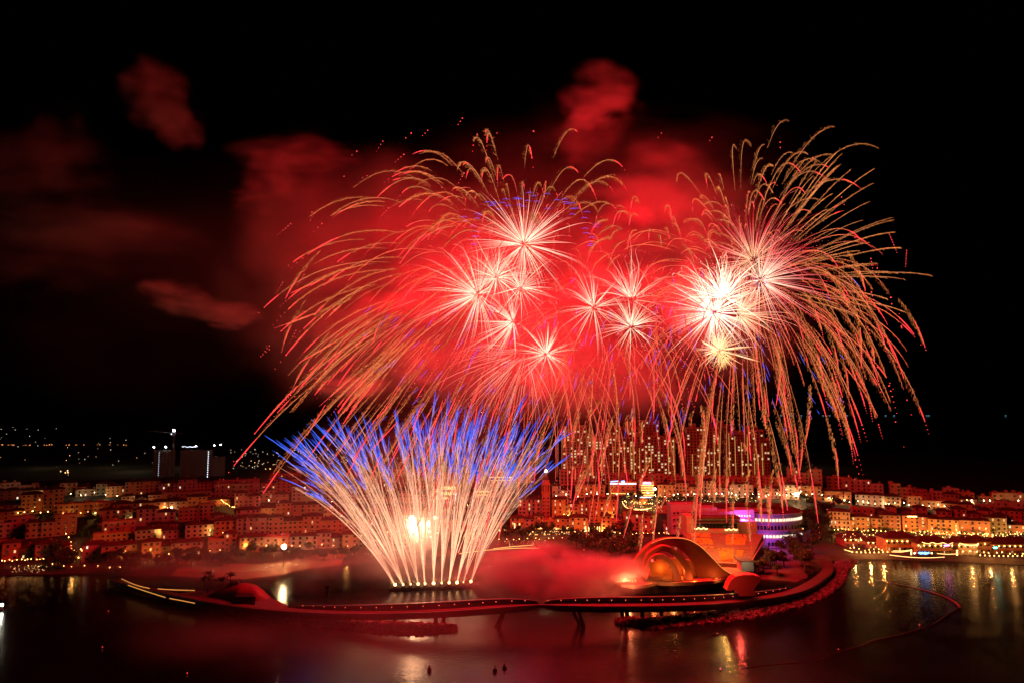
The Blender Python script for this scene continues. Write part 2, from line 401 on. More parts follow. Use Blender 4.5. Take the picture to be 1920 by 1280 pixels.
# ---- high-rise tower blocks, each a stepped slab with a grid of bays and lit windows
def tower_block(x0, x1, segs, base, Y, label, litf, strips):
    """segs: (xa, xb, top) steps of the roofline in pixels"""
    c = at((x0+x1)/2, base, Y); root = thing('tower_block', label, 'tower block', (c.x, Y, 0), 0, 'tower blocks behind the town')
    k = Y/F; wall = MB(); lit = []; dark = []; px = lambda a: (a - (x0+x1)/2)*k
    zb = at(960, base, Y).z
    for (xa, xb, yt) in segs:
        zt = at(960, yt, Y).z; w = (xb-xa)*k
        off = rnd.uniform(-.6, .6)
        wall.box((px((xa+xb)/2), 9+off, zt/2), (w-.02, 18, zt))
        wall.box((px((xa+xb)/2), 9+off, zt+.5), (w+.4, 18.5, 1.0))
        n = max(2, round(w/4.2)); sp = w/n; fl = int((zt-zb)/3.5)
        for i in range(n+1): wall.box((px(xa)+i*sp*.999, -.25+off, zt/2), (.45,.6,zt-.2))
        for f in range(fl):
            z = zb + 3.5*f + 2
            wall.box((px((xa+xb)/2), -.2+off, z-1.75), (w-.05,.45,.4))
            for i in range(n):
                xx = px(xa)+sp*(i+.5)
                (lit if rnd.random() < litf else dark).append((xx, off, z))
        wall.box((px((xa+xb)/2)+rnd.uniform(-.2,.2)*w, 9, zt+3), (w*.3, 8, 5))
    wall.build('wall', M_towerwall, root)
    wm = MB(); wm.box((0,-.02,0), (1.9,.1,1.8), 0); wm.box((0,-.12,0), (.12,.1,2.1), 1); WL = wm.mesh('window', [M_litt, M_dark])
    wm = MB(); wm.box((0,-.02,0), (2.6,.1,2.3), 0); wm.box((0,-.12,0), (.12,.1,2.3), 1); WD = wm.mesh('window', [M_tpane, M_tpane])
    rnd.shuffle(lit); cnt = 0
    rest = MB()
    for (x, o_, z) in lit + dark:
        if cnt < 100: link('window', WL if (x,o_,z) in lit[:100] else WD, root, (x, o_-.03, z)); cnt += 1
        else: rest.box((x, o_-.05, z), (2.4,.1,2.2), 0 if (x,o_,z) in lit else 1)
    if rest.v:
        tag(rest.build('window', [M_litt, M_tpane], root), kind='stuff')
    for sx, z0, z1 in strips:      # vertical light strips on the pilasters
        s = MB(); a = at(960, z0, Y).z; b = at(960, z1, Y).z
        zz = b
        while zz < a: s.box((px(sx), -.75, zz), (.45,.3,1.3)); zz += 1.75
        s.build('light_strip', M_strip, root)
M_tpane = mat('red_glow_tower_glass', (.11,.045,.03), .4)  # reddish base colour stands in for the red glow reflected in the panes
M_towerwall = mat('tower_plaster', (.5,.3,.2), .9, noise_amt=.12, noise_scale=.1)
M_litt = quiet(mat('lit_tower_window', (.1,.1,.1), .3, emit=(1,.8,.4), estr=.9))
M_strip = quiet(mat('facade_light_strip', (.1,.1,.1), .3, emit=(1,.5,.12), estr=1.0))
tower_block(1055, 1110, [(1055,1070,806),(1070,1100,798),(1100,1112,812)], 900, 880, 'leftmost dark red tower block behind the falling blue comets', .2, [])
tower_block(1104, 1188, [(1104,1130,822),(1130,1168,818),(1168,1188,820)], 902, 850, 'broad tower block with light strips left of the narrow dark gap', .24, [(1128,850,890),(1150,838,895),(1160,862,895),(1171,828,900),(1183,828,900)])
tower_block(1120, 1236, [(1120,1160,794),(1160,1198,800),(1198,1236,788)], 830, 905, 'tallest tower block rising behind two lower ones', .14, [])
tower_block(1188, 1267, [(1188,1210,818),(1210,1245,818),(1245,1267,820)], 905, 846, 'right half tower block with a light strip on its right corner', .27, [(1190,828,900),(1200,840,900),(1212,842,900),(1222,842,900),(1254,828,900),(1264,822,905)])
tower_block(1279, 1350, [(1279,1290,820),(1290,1326,802),(1326,1350,802)], 890, 840, 'red tower block with few lit windows, left of the dark recess', .17, [(1280,845,890),(1299,850,890),(1320,825,890),(1330,842,890),(1340,815,890),(1349,815,890)])
tower_block(1340, 1378, [(1340,1378,796)], 890, 866, 'dark recessed tower core between the two right tower blocks', .03, [])
tower_block(1367, 1444, [(1367,1396,808),(1396,1412,806),(1412,1434,806),(1434,1444,822)], 890, 838, 'stepped tower block at the right end with golden light strips', .14, [(1369,812,892),(1380,818,892),(1392,828,892),(1403,815,892),(1415,850,892),(1422,850,892),(1430,830,892)])

for px_, py_ in ((1085,905),(1150,905),(1225,905),(1300,902),(1345,902),(1405,902)):  # added orange-red lights ahead of the towers, only to brighten their walls
    point_light('tower_fill_light', at(px_,py_,765)+Vector((0,0,-2)), (1,.15,.025), 500000, bpy.data.objects['tower_block'], 2).parent = None
# ---- construction towers and cranes far left
M_white = quiet(mat('white_floodlight', (.8,.8,.8), .5, emit=(.85,.95,1), estr=40))
M_whites = quiet(mat('white_work_light', (.8,.8,.8), .5, emit=(.8,.9,1), estr=3))
def site_tower(x0, x1, yt, Y, label, lights):
    c = at((x0+x1)/2, 900, Y); root = thing('building_site_tower', label, 'tower block', (c.x, Y, 0), 0, 'unfinished towers behind the left hillside')
    k = Y/F; zt = at(960, yt, Y).z; w = (x1-x0)*k; mb = MB(); mb.box((0,8,zt/2), (w,16,zt))
    nf = int(zt/4)
    for i in range(nf): mb.box((0,-.2,i*4+2), (w+.3,.5,.5))
    for i in range(int(w/6)+1): mb.box((-w/2+i*6,-.3,zt/2), (.5,.6,zt-.3))
    mb.build('wall', M_conc, root)
    s = MB()
    for i in range(int(w/3)+1):
        s.box((-w/2+3*i,-.6,zt+1.2), (.18,.18,3))
    s.box((0,-.6,zt+2.6), (w,.15,.15)); s.box((0,-.6,zt+1.3), (w,.15,.15)); s.build('scaffold', M_dark, root)
    for lx, ly, r in lights:
        p = at(lx, ly, Y); b = MB(); b.sphere((0,0,0), r, 8, 5)
        o = b.build('floodlight', M_white, root); o.location = (p.x - c.x, -2, p.z)
    return root
site_tower(287, 316, 843, 1000, 'slim unfinished tower with two floodlights on its roof', [(290,837,1.0),(312,837,1.0)])
t_ = site_tower(337, 388, 843, 1010, 'wide unfinished tower with lit scaffold along the roof', [(368,835,.7),(403,834,.7)])
b = MB(); k_ = 1010/F
for i in range(17):
    b.box(((340 - 362.5 + i*1.7)*k_, -1.2, at(960,837,1010).z + rnd.uniform(-.5,.8)), (rnd.uniform(.5,1.2),.3,.6))
b.build('work_light', M_whites, t_)
site_tower(388, 412, 856, 1015, 'low unfinished tower right of the hoist lights', [(415,833,.9)])
for (x, y0, y1, Y, lab) in ((391,842,905,1000,'bright hoist mast strung with white lamps on the right'),(299,846,890,995,'faint hoist mast strung with dim lamps on the left')):
    p = at(x, 905, Y); root = thing('hoist_mast', lab, 'hoist mast', (p.x, Y-4, 0), 0, 'hoist masts'); mb = MB(); zt = at(x, y0, Y).z
    for sx in (-.7,.7): mb.box((sx,0,zt/2), (.2,.2,zt))
    mb.build('mast', M_dark, root); s = MB(); zz = at(x, y1, Y).z
    while zz < zt: s.octa((0,-.6,zz), .75 if x > 350 else .4); zz += 3.2
    s.build('lamp_string', M_whites, root)
# tower crane
p = at(322, 905, 1005); root = thing('tower_crane', 'tower crane with a brilliant white lamp at its top', 'crane', (p.x, 1005, 0)); mb = MB()
zt = at(322, 806, 1005).z
for sx in (-1,1):
    for sy in (-1,1): mb.box((sx,sy,zt/2), (.3,.3,zt))
zz = 0
while zz < zt-3: mb.tube([(-1,-1,zz),(1,-1,zz+3)], .12); mb.tube([(-1,1,zz),(1,1,zz+3)], .12); zz += 3
mb.build('mast', M_conc, root)
mb = MB(); mb.tube([(0,0,zt-4),(-38,0,zt-1)], .5, 4); mb.tube([(0,0,zt-4),(12,0,zt-4)], .6, 4); mb.tube([(0,0,zt+2),(-30,0,zt-1)], .12); mb.build('jib', M_conc, root)
mb = MB(); mb.sphere((0,-1,zt), 1.5); mb.build('floodlight', M_white, root)
mb = MB(); mb.sphere((-3.5,-1,zt-5.5), .8); mb.build('floodlight', M_whites, root)
# ---------------------------------------------------------------- central landmarks
M_plum = mat('mauve_plaster', (.32,.22,.3), .85, noise_amt=.12, noise_scale=.4)
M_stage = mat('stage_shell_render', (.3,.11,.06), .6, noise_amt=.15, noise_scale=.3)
M_seat = mat('orange_seats', (.75,.3,.05), .8)
M_step = mat('seating_concrete', (.24,.17,.13), .9, noise_amt=.2, noise_scale=.5)
M_deck = mat('bridge_steel', (.045,.032,.04), .5, noise_amt=.12, noise_scale=.2)
M_floor = mat('bridge_floor', (.055,.03,.028), .7)
M_goldw = quiet(mat('golden_wall_wash', (.5,.38,.2), .8, emit=(1,.75,.3), estr=.5))
M_neonb = mat('blue_neon', (.1,.1,.3), .5, emit=(.15,.4,1), estr=4)
M_neonw = mat('white_neon', (.5,.5,.5), .5, emit=(.75,.85,1), estr=2.5)
M_neonp = mat('pink_neon', (.5,.2,.3), .5, emit=(1,.25,.7), estr=6)
M_neono = mat('orange_neon', (.5,.3,.1), .5, emit=(1,.5,.15), estr=12)
M_neony = mat('amber_neon', (.5,.4,.1), .5, emit=(1,.6,.12), estr=2.5)
def hmix(p, z): return Vector((p.x, p.y, z))
def arch_window(name_mat, w=2.0, h=3.2):
    mb = MB(); pts = [Vector((-w/2,0,0)), Vector((w/2,0,0))] + [Vector((math.cos(math.pi*k/6)*w/2, 0, h-w/2+math.sin(math.pi*k/6)*w/2)) for k in range(7)]
    mb.prism(pts, Vector((0,.3,0)), 0); return mb.mesh('arched_window', name_mat)

# curved theatre: three arcaded storeys, lit
root = thing('arcaded_theatre', 'curved arcaded theatre with three storeys of lit arches and purple floodlighting', 'theatre', (0,0,0))
YT = 500.0
top = [(1428,963),(1450,964),(1470,965),(1488,964),(1500,961)]
base_px = [(1416,1012),(1440,1014),(1465,1010),(1487,1000),(1503,990)]
fr = []
for i, x in enumerate([1412,1425,1438,1451,1464,1477,1490,1500,1505]):
    t = i/8; yy = YT - 8*math.sin(t*2.2) + t*t*16
    fr.append((x, yy))
ztop = at(1450, 964, 495).z; zb = 3.0; H = ztop - zb; fh = H/4
wall = MB()
pts = [at(x, 1000, y) for x, y in fr]
out = [Vector((p.x, p.y, 0)) for p in pts]; back = [Vector((out[-1].x+2, 530, 0)), Vector((out[0].x, 530, 0))]
wall.prism([Vector((p.x,p.y,0)) for p in out+back], Vector((0,0,ztop)), 0)
for a, b in zip(out, out[1:]):
    for k in range(5):
        z = zb + k*fh - (0 if k else 0); mid = (a+b)/2; d = b-a
        wall.box((mid.x, mid.y-.5, z), (d.length+.2, 1.4, .5), 0, math.atan2(d.y, d.x))
wall.build('wall', M_plum, root)
AWL = arch_window(M_litw, .95, 2.0); AWD = arch_window(M_pane, 1.8, 2.9)
for a, b in zip(out, out[1:]):
    d = b-a; rz = math.atan2(d.y, d.x); nn = 2
    for j in range(nn):
        p = a.lerp(b, (j+.5)/nn)
        for k in (0,1,2,3):
            if k in (1,3):
                for s in (-.8,.8):
                    q = p + d.normalized()*s*1.0
                    link('arched_window', AWL, root, (q.x, q.y-.4, zb+k*fh+.6), rz)
            else: link('arched_window', AWD, root, (p.x, p.y-.35, zb+k*fh+.5), rz)
rf = MB(); rf.prism([hmix(p + Vector((0,1,0)), 0) for p in out+back], Vector((0,0,.8)), 0); o = rf.build('roof', M_roof, root); o.location = (0,0,ztop+.03)
# long purple wing behind the stage, with its stepped red roofs
root = thing('theatre_wing', 'long wing floodlit in violet behind the grandstand with a row of coloured lights', 'building', (0,0,0))
def slab(mbx, x0, x1, yt, yb, Y, depth, Yr=None):
    a = at(x0, yt, Y); b = at(x1, yt, Yr or Y); zb_ = at(x0, yb, Y).z; zt = (a.z+b.z)/2
    pts = [Vector((a.x,a.y,zb_)), Vector((b.x,b.y,zb_)), Vector((b.x,b.y,b.z)), Vector((a.x,a.y,a.z))]
    mbx.prism(pts, Vector((0,depth,0)), 0)
w = MB(); slab(w, 1258, 1312, 945, 1000, 505, 14, 497); slab(w, 1312, 1345, 951, 1000, 496, 14); slab(w, 1345, 1375, 958, 990, 495.6, 14)
slab(w, 1375, 1414, 955, 992, 495, 14); slab(w, 1409, 1450, 955, 992, 503, 10)
w.build('wall', M_plum, root)
w = MB(); slab(w, 1318, 1470, 946, 965, 520, 14); slab(w, 1262, 1318, 941, 965, 520, 12); slab(w, 1395, 1465, 948, 962, 516, 3); w.build('roof', M_roof, root)
for k, m_ in enumerate([M_neonb, M_neonw, M_neono, M_neonw, M_neonb, M_neonp, M_neonw, M_neonb]):
    p = at(1371 + k*5, 966, 494); b = MB(); b.sphere((0,0,0), .55); o = b.build('coloured_lamp', m_, root); o.location = p - Vector((0,.3,0))
for i in range(7):
    for j in range(3):
        p = at(1264 + i*7, 961 + j*12, 505 - (6 + i*7)/54*8 - .25); link('window', W_DARK, root, (p.x, p.y-.1, p.z), -.05)
# hall with the two lit balconies above the stands
root = thing('stage_hall', 'ochre hall with two brightly lit balconies above the grandstand', 'building', (0,0,0))
w = MB(); slab(w, 1287, 1304, 967, 1003, 478, 16); slab(w, 1304, 1388, 971, 1003, 479, 14); slab(w, 1388, 1419, 977, 1010, 479.5, 14); w.build('wall', WM['sand'], root)
w = MB(); slab(w, 1302, 1388, 968, 972, 474, 10); slab(w, 1304, 1386, 977, 979, 474, 5); w.build('roof', M_roof, root)
w = MB(); slab(w, 1304, 1386, 991, 999, 474, 5); w.build('parapet', WM['sand'], root)
w = MB()
for i in range(12):
    p = at(1308 + i*6.4, 985, 478.5); w.box((p.x, p.y, p.z), (2.2, .3, 3.4), 0)
w.build('glazing', M_pane, root)
for x0, x1 in ((1303,1326),(1360,1382)):
    w = MB()
    for i in range(13):
        p = at(lerp(x0,x1,i/12), 990 + math.sin(i*1.3)*1.2 + (2 if x0 > 1340 else 0), 473.6); w.octa(p, .45)
    w.build('fairy_lights', M_bulbs, root)
# grandstand
root = thing('grandstand', 'sloping grandstand with blocks of orange seats facing the stage', 'grandstand', (0,0,0))
A = at(1283,1000,473); B = at(1432,1012,473); Cc = G(1404,1058,8); D = G(1322,1054,8)
A2 = A; B2 = B
def gpt(u, v):    # u along, v down the slope
    p = A.lerp(B, u); q = D.lerp(Cc, u); return p.lerp(q, v)
w = MB(); nst = 22
for i in range(nst):
    v0, v1 = i/nst, (i+1)/nst
    a, b, c, d = gpt(0,v0), gpt(1,v0), gpt(1,v1), gpt(0,v1)
    z = a.z
    w.prism([hmix(a,z), hmix(b,z), hmix(c,z), hmix(d,z)], Vector((0,0,-5)), 0)
w.build('terrace_steps', M_step, root)
r2 = random.Random(5)
for (u0,u1,v0,v1) in ((.06,.32,.04,.42),(.08,.33,.5,.56),(.52,.8,.06,.44),(.38,.64,.56,.97),(.70,.8,.6,.9)):
    w = MB(); nr = int((v1-v0)*nst)
    for i in range(nr):
        v = v0 + (v1-v0)*i/nr
        n = int((u1-u0)*46)
        for j in range(n):
            if r2.random() < .2: continue
            p = gpt(u0 + (u1-u0)*(j+.5)/n, (int(v*nst)+.5)/nst); p.z = gpt(0, int(v*nst)/nst).z + .35
            w.box(p, (1.05,.6,.75))
    if w.v: w.build('seat_block', M_seat, root)
w = MB(); a, b = gpt(0,.5), gpt(1,.5); w.tube([a+Vector((0,-.5,1.3)), b+Vector((0,-.5,1.3))], .16, 4); a, b = gpt(0,1), gpt(1,1)
w.box(((a.x+b.x)/2, a.y-1.5, a.z-.6), ((b-a).length, 1.6, 1.8)); w.build('barrier', WM['sand'], root)
w = MB(); w.prism([A+Vector((-1,0,1)), D+Vector((-1,0,1)), D+Vector((-1,0,-6)), A+Vector((-1,0,-18))], Vector((.8,0,0))); w.build('side_wall', M_step, root)
w = MB(); w.prism([B+Vector((1,0,2)), Cc+Vector((1,0,2)), Cc+Vector((1,0,-6)), B+Vector((1,0,-18))], Vector((.8,0,0))); w.build('side_wall', M_step, root)
# stage platform
root = thing('stage_platform', 'dark boat-shaped stage platform standing in the water with an orange lit floor', 'stage', (0,0,0))
rim_px = [(1152,1087),(1165,1094),(1190,1097),(1214,1095),(1232,1091),(1262,1092),(1300,1091),(1338,1088),(1368,1082),(1392,1074),(1408,1066),(1404,1060),(1375,1052),(1320,1046),(1240,1048),(1195,1060),(1178,1075)]
rim = [G(a, b, 6.0) for a, b in rim_px]
w = MB(); w.prism(rim, Vector((0,0,-1.6)), 0); w.build('deck', M_step, root)
w = MB(); n = len(rim); c_ = sum(rim, Vector())/n
low = [c_.lerp(p, .86) for p in rim]
for i in range(n):
    j = (i+1)%n; a, b = low[i], low[j]; a2, b2 = c_.lerp(rim[i], .8), c_.lerp(rim[j], .8)
    w.poly([hmix(a2,0), hmix(b2,0), hmix(b,4.4), hmix(a,4.4)])
w.build('hull', M_deck, root)
w = MB()
for i in range(n-8):
    a, b = rim[i], rim[i+1]; w.tube([a+Vector((0,0,.9)), b+Vector((0,0,.9))], .12, 4)
    for t in (0,.5): w.tube([a.lerp(b,t), a.lerp(b,t)+Vector((0,0,.9))], .08, 3)
w.build('railing', M_deck, root)
w = MB(); f = [G(a,b,6.3) for a,b in ((1256,1070),(1330,1071),(1335,1088),(1300,1090),(1262,1091),(1240,1085))]; w.prism(f, Vector((0,0,-.2))); w.build('stage_floor', WM['ochre'], root)
# arched shell of the stage: nested ribs
root = thing('arch_shell', 'big red shell of three nested arches sweeping over the stage', 'sculpture', (0,0,0))
def band(path_out, path_in, Y, depth, name='rib', m=None):
    n = 14; po = smooth_path([Vector((a,0,b)) for a,b in path_out], 6); pi = smooth_path([Vector((a,0,b)) for a,b in path_in], 6)
    def pick(p, t):
        k = t*(len(p)-1); i = min(int(k), len(p)-2); return p[i].lerp(p[i+1], k-i)
    w = MB(); N = 26
    for i in range(N):
        q = []
        for t in (i/N, (i+1)/N):
            a, b = pick(po, t), pick(pi, t)
            pa = at(a.x, a.z, Y); pb = at(b.x, b.z, Y)
            q.append((w.vert(pa), w.vert(pb), w.vert(pa+Vector((0,depth,0))), w.vert(pb+Vector((0,depth,0)))))
        (a,b,c,d),(e,f_,g,h_) = q
        w.face((a,e,f_,b)); w.face((c,d,h_,g)); w.face((a,c,g,e)); w.face((b,f_,h_,d))
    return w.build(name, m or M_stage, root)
band([(1185,1062),(1198,1040),(1222,1018),(1250,1009),(1285,1010),(1312,1023),(1335,1045),(1358,1068),(1385,1082)],
     [(1200,1088),(1210,1050),(1228,1030),(1248,1020),(1270,1026),(1290,1042),(1303,1062),(1308,1078),(1310,1090)], 394, 5)
band([(1203,1075),(1212,1042),(1228,1028),(1246,1022),(1266,1030),(1284,1046),(1296,1066),(1300,1090)],
     [(1210,1080),(1218,1050),(1232,1036),(1248,1033),(1264,1041),(1278,1056),(1285,1072),(1287,1090)], 389, 5)
band([(1206,1082),(1216,1052),(1228,1040),(1244,1039),(1260,1050),(1272,1068),(1278,1090)],
     [(1213,1086),(1220,1056),(1230,1047),(1243,1048),(1254,1058),(1262,1072),(1264,1090)], 385.5, 4)
rim = smooth_path([Vector((a,0,b)) for a,b in [(1222,1018),(1250,1009),(1285,1010),(1312,1023),(1335,1045),(1358,1068),(1385,1082)]], 6)
w = MB(); w.tube([at(v.x, v.z-.8, 394.2) for v in rim], .14, 4); w.build('rim_light', quiet(mat('rim_gold', (.4,.3,.1), .5, emit=(1,.5,.1), estr=.8)), root)
w = MB()
for k in range(7):
    x = 1220+k*12; a = at(x, 1084, 398); b = at(x+11.5, 1052 - 6*math.sin(k*.5), 398)
    w.box(((a.x+b.x)/2, 399, 6+ (b.z-6)/2), (b.x-a.x, 1, max(2,b.z-6)))
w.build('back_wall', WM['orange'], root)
for (lx, ly, Y, col, pw) in ((1240,1072,396,(1,.18,.03),1300),(1275,1078,394,(1,.16,.03),1300),(1262,1086,380,(1,.4,.12),900)):
    point_light('stage_lamp', at(lx,ly,Y)+Vector((0,0,2)), col, pw, root, .5)
for lx, ly, Y in ((1225,1088,382),(1262,1091,379),(1300,1091,386),(1345,1086,390)):
    point_light('stage_lamp', at(lx,ly,Y)+Vector((0,-1,1.2)), (1,.22,.04), 1500, root, .3)
w = MB(); w.sphere((0,0,0), .7); o = w.build('lamp', M_bulbr, root); o.location = at(1223,1050,384)
point_light('seat_flood', at(1352,1030,432)+Vector((0,-8,12)), (1,.5,.1), 30000, bpy.data.objects['grandstand'], 1.5)
# fire effects and nozzles at the west end of the platform
root = thing('flame_burner', 'row of orange stage flames on the left tip of the platform', 'flame', (0,0,0))
for i in range(7):
    p = G(1158+i*5.5, 1090, 6.2); w = MB(); hh = rnd.uniform(1.2, 2.6)
    w.tube([p, p+Vector((.1,0,hh*.4)), p+Vector((-.3,0,hh*.75)), p+Vector((-.2,0,hh))], [.35,.5,.3,.03], 5, [(3,1.3,.35),(2.6,.9,.2),(1.8,.4,.06),(1,.15,.02)])
    w.build('flame', FIRE, root, burn=True)
    w = MB(); w.box(p-Vector((0,0,.1)), (.8,.8,.3)); w.build('nozzle', M_dark, root)
point_light('flame_glow', G(1175,1090,9), (1,.22,.08), 26000, root, 1)
# pale lit wall behind the tree right of the stand
root = thing('ticket_house', 'small white-lit building half hidden by trees right of the stage', 'building', (0,0,0))
w = MB(); slab(w, 1390, 1413, 1053, 1070, 402, 8); w.build('wall', M_trim, root); w = MB(); slab(w, 1388, 1415, 1051, 1053, 400, 12); w.build('roof', M_conc, root)
point_light('wall_lamp', at(1402,1058,396), (1,.8,.5), 500, root, .4)
# small red pavilion with cut-out arch
root = thing('red_shell_pavilion', 'small bright red shell pavilion with cut-out feet beside the bridge end', 'pavilion', (0,0,0))
pts = [(1363,1106),(1366,1096),(1371,1087),(1379,1080),(1394,1077),(1412,1077),(1424,1080),(1426,1090),(1419,1096),(1414,1103),(1417,1116),(1386,1117),(1383,1108),(1379,1103),(1371,1107)]
w = MB(); w.prism([at(a,b,356) for a,b in pts], Vector((0,6,0))); w.build('shell', mat('red_render', (.4,.07,.05), .6), root)
point_light('pavilion_lamp', at(1385,1100,343), (1,.1,.06), 3500, root, .5)

# campanile
p = on_ground(1024, 975); p.y += 4
root = thing('bell_tower', 'tall red floodlit bell tower with pointed roof and white lamp on top', 'tower', p)
k = p.y/F; zz = lambda y: at(1024,y,p.y).z - p.z; W = 15*k
w = MB(); w.box((0,0,(zz(922)-6)/2), (W,W,zz(922)+6))
for i in range(5): w.box((-W*.4+i*W*.2,-W/2-.08,zz(945)/2+6), (W*.06,.3,zz(930)-8))
w.box((0,0,zz(922)), (W*1.15,W*1.15,.9)); w.box((0,0,zz(907)), (W*1.15,W*1.15,.9)); w.box((0,0,zz(915)), (W*.6,W*.6,zz(907)-zz(922)))
for i in range(4):
    x = -W*.45+i*W*.3; w.box((x,-W*.5,zz(914.5)), (W*.09,W*.09,zz(907)-zz(922)-.6)); w.box((x,W*.5,zz(914.5)), (W*.09,W*.09,zz(907)-zz(922)-.6))
w.box((0,0,zz(903)), (W*.85,W*.85,zz(899)-zz(907)+.2)); w.build('shaft', WM['terracotta'], root)
w = MB(); w.box((0,0,(zz(898)+zz(884))/2), (W*.85,W*.85,zz(884)-zz(898)), 0, 0, .05); w.build('spire', M_roof, root)
w = MB(); w.sphere((0,-.5,zz(882)), 1.15, 10, 7); w.build('lamp', M_bulbw, root)
for i in range(12):
    link('window', W_DARK, root, ((-.25+.5*(i%2))*W, -W/2-.1, zz(966)+ (i//2)*3.0))
point_light('tower_flood', p + Vector((0,-13,10)), (1,.1,.04), 22000, root, 1)

# hotels with neon roof lines
def lit_bar(parent, x0, y0, x1, y1, Y, m_, r=.35, name='light_bar'):
    w = MB(); n = max(3, int(abs(x1-x0)/4)+2)
    pts = [at(lerp(x0,x1,i/n), lerp(y0,y1,i/n), Y) for i in range(n+1)]
    w.tube(pts, r, 4, cap=True); return w.build(name, m_, parent)
def hotel(x0, x1, yt, yb, colour, label, litm, litf):
    g = on_ground((x0+x1)/2, yb); w_ = (x1-x0)/F*g.y; h = at((x0+x1)/2, yt, g.y).z - g.z
    r_ = house(g+Vector((0,6,0)), w_, h, 12, 0, colour, 'flat', litf, label, None, 'hotel', .5, litm, 3.3); return r_, g
r_, g = hotel(1144,1193,903,928,'orange','orange hotel with a white lit roof edge and blue lights on top',W_LIT,.1)
Yh = g.y
def local_bar(r_, x0, y0, x1, y1, Y, m_, rad=.4):
    o = lit_bar(None, x0, y0, x1, y1, Y, m_, rad); o.parent = r_; o.location = -Vector(r_.location); return o
local_bar(r_, 1144,906,1193,906,Yh-.8,M_neonw,.45); local_bar(r_,1145,902,1160,901,Yh-.5,M_neonb,.4); local_bar(r_,1165,903,1171,902,Yh-.5,M_neonb,1.1); local_bar(r_,1146,924,1193,925,Yh-1,M_neony,.22)
r_, g = hotel(1202,1226,903,932,'cream','narrow hotel glowing yellow on every floor with a pink sign on the roof',W_LIT,.6)
Yh = g.y
for k in range(5): local_bar(r_,1202,909+k*4.6,1226,909+k*4.6,Yh-.9,M_neony,.25)
local_bar(r_,1200,932,1224,932,Yh-1,M_neonw,.5); local_bar(r_,1206,905,1220,905,Yh-1,M_neonp,.7)
w = MB(); w.sphere((0,0,0), 1.1); o = w.build('floodlight', M_bulbw, r_); o.location = at(1228,916,Yh-4) - Vector(r_.location)
# building with outlined windows behind the comet fan
g = on_ground(832, 945); root = thing('outlined_tower', 'dark building with yellow outlined windows and a red and white mast behind the comets', 'building', g); k = g.y/F
w = MB(); w.box((0,8,12), (62*k,14,at(832,908,g.y).z-g.z+14)); w.build('wall', WM['grey'], root)
def frame_w(px_, py_, w_=3, h_=4):
    p = at(px_, py_, g.y-.4) - g; s = MB(); a, b = w_*k/2, h_*k/2
    for d in ((0,b),(0,-b)): s.box((p.x,p.y,p.z+d[1]), (2*a+.3,.3,.35))
    for d in (-a,a): s.box((p.x+d,p.y,p.z), (.35,.3,2*b))
    return s.build('window_frame', M_neony2, root)
M_neony2 = quiet(mat('yellow_outline', (.4,.35,.1), .5, emit=(1,.85,.3), estr=2.2))
for a_, b_ in ((812,927),(819,919),(829,914),(834,914),(839,914),(842,914),(847,914),(851,914),(829,924),(836,924),(842,925),(819,932),(829,934),(834,934),(839,934),(846,924),(811,938),(852,924)): frame_w(a_, b_)
s = MB(); p = at(855,930,g.y-1)-g; s.box((p.x,p.y,p.z), (.7,.4,7.5)); s.build('white_mast', M_whites, root)
s = MB(); 
for i in range(5): p = at(850,917+i*2,g.y-1.5)-g; s.box((p.x,p.y,p.z), (6,.3,.3))
s.build('red_sign', M_bulbr, root)
# two hotels outlined by yellow strip lights further up
for (x0,x1,yt,yb,lab) in ((918,960,893,928,'hotel with a long yellow light strip at its roof above the promenade'),(890,918,920,945,'low building with yellow eaves lights just right of the comets')):
    r_, g2 = hotel(x0,x1,yt,yb,'cream',lab,W_LIT,.15)
    local_bar(r_,x0,yt+1,x1,yt+1,g2.y-1,M_neony,.3); local_bar(r_,x0+2,yt+7,x1-2,yt+7,g2.y-1,M_neony,.2)
# arcaded hotel on left with orange lit galleries is in the front row; add gallery lamps
# ---------------------------------------------------------------- waterfront restaurants on the right
REST = [(1585,1626,1004,1024,'terracotta','hip-roofed terracotta restaurant at the left end of the right waterfront'),
        (1628,1657,1010,1027,'terracotta','lower terracotta annex with a row of wall lamps on the right waterfront'),
        (1664,1722,1004,1036,'orange','large red-roofed restaurant with balcony lights in the middle of the waterfront'),
        (1723,1787,1013,1040,'ochre','terrace restaurant with scalloped golden garland and blue lit bar'),
        (1799,1834,1013,1040,'cream','pale restaurant with bright white-gold eaves on the waterfront'),
        (1834,1862,1010,1037,'terracotta','pyramid-roofed red restaurant beside the turquoise sign'),
        (1864,1945,1015,1038,'terracotta','long restaurant at the right edge with shaded openings')]
RR = []
for (x0,x1,yt,yb,colour,lab) in REST:
    g = on_ground((x0+x1)/2, yb); w_ = (x1-x0)/F*g.y; h = at((x0+x1)/2,yt+4,g.y).z-g.z
    root = thing('restaurant', lab, 'restaurant', g + Vector((0,7,0)), 0, 'restaurants along the right waterfront')
    w = MB(); w.box((0,0,h/2-1), (w_,13,h+2)); w.box((0,-8,h*.42), (w_,3.2,.3)); 
    for i in range(max(3,int(w_/3.2))): w.box((-w_/2+.3+i*(w_-.6)/(max(3,int(w_/3.2))-1),-9.3,h*.21), (.3,.3,h*.42))
    w.build('wall', WM[colour], root)
    w = MB(); hip_roof(w, w_, 13, h, .38, 1.0); w.build('roof', M_roof, root)
    n = max(2,int(w_/3.6))
    for i in range(n):
        for fz in (.24,.68):
            link('window', (W_LIT if rnd.random() < .3 else W_DARK), root, (-w_/2+(i+.5)*w_/n,-6.55,h*fz))
    for i in range(n+1):
        w = MB(); w.sphere((-w_/2+.4+i*(w_-.8)/n,-7.1,h*.80), .3, 6, 4); w.build('wall_lamp', M_bulb, root)
    RR.append((root, g, w_, h))
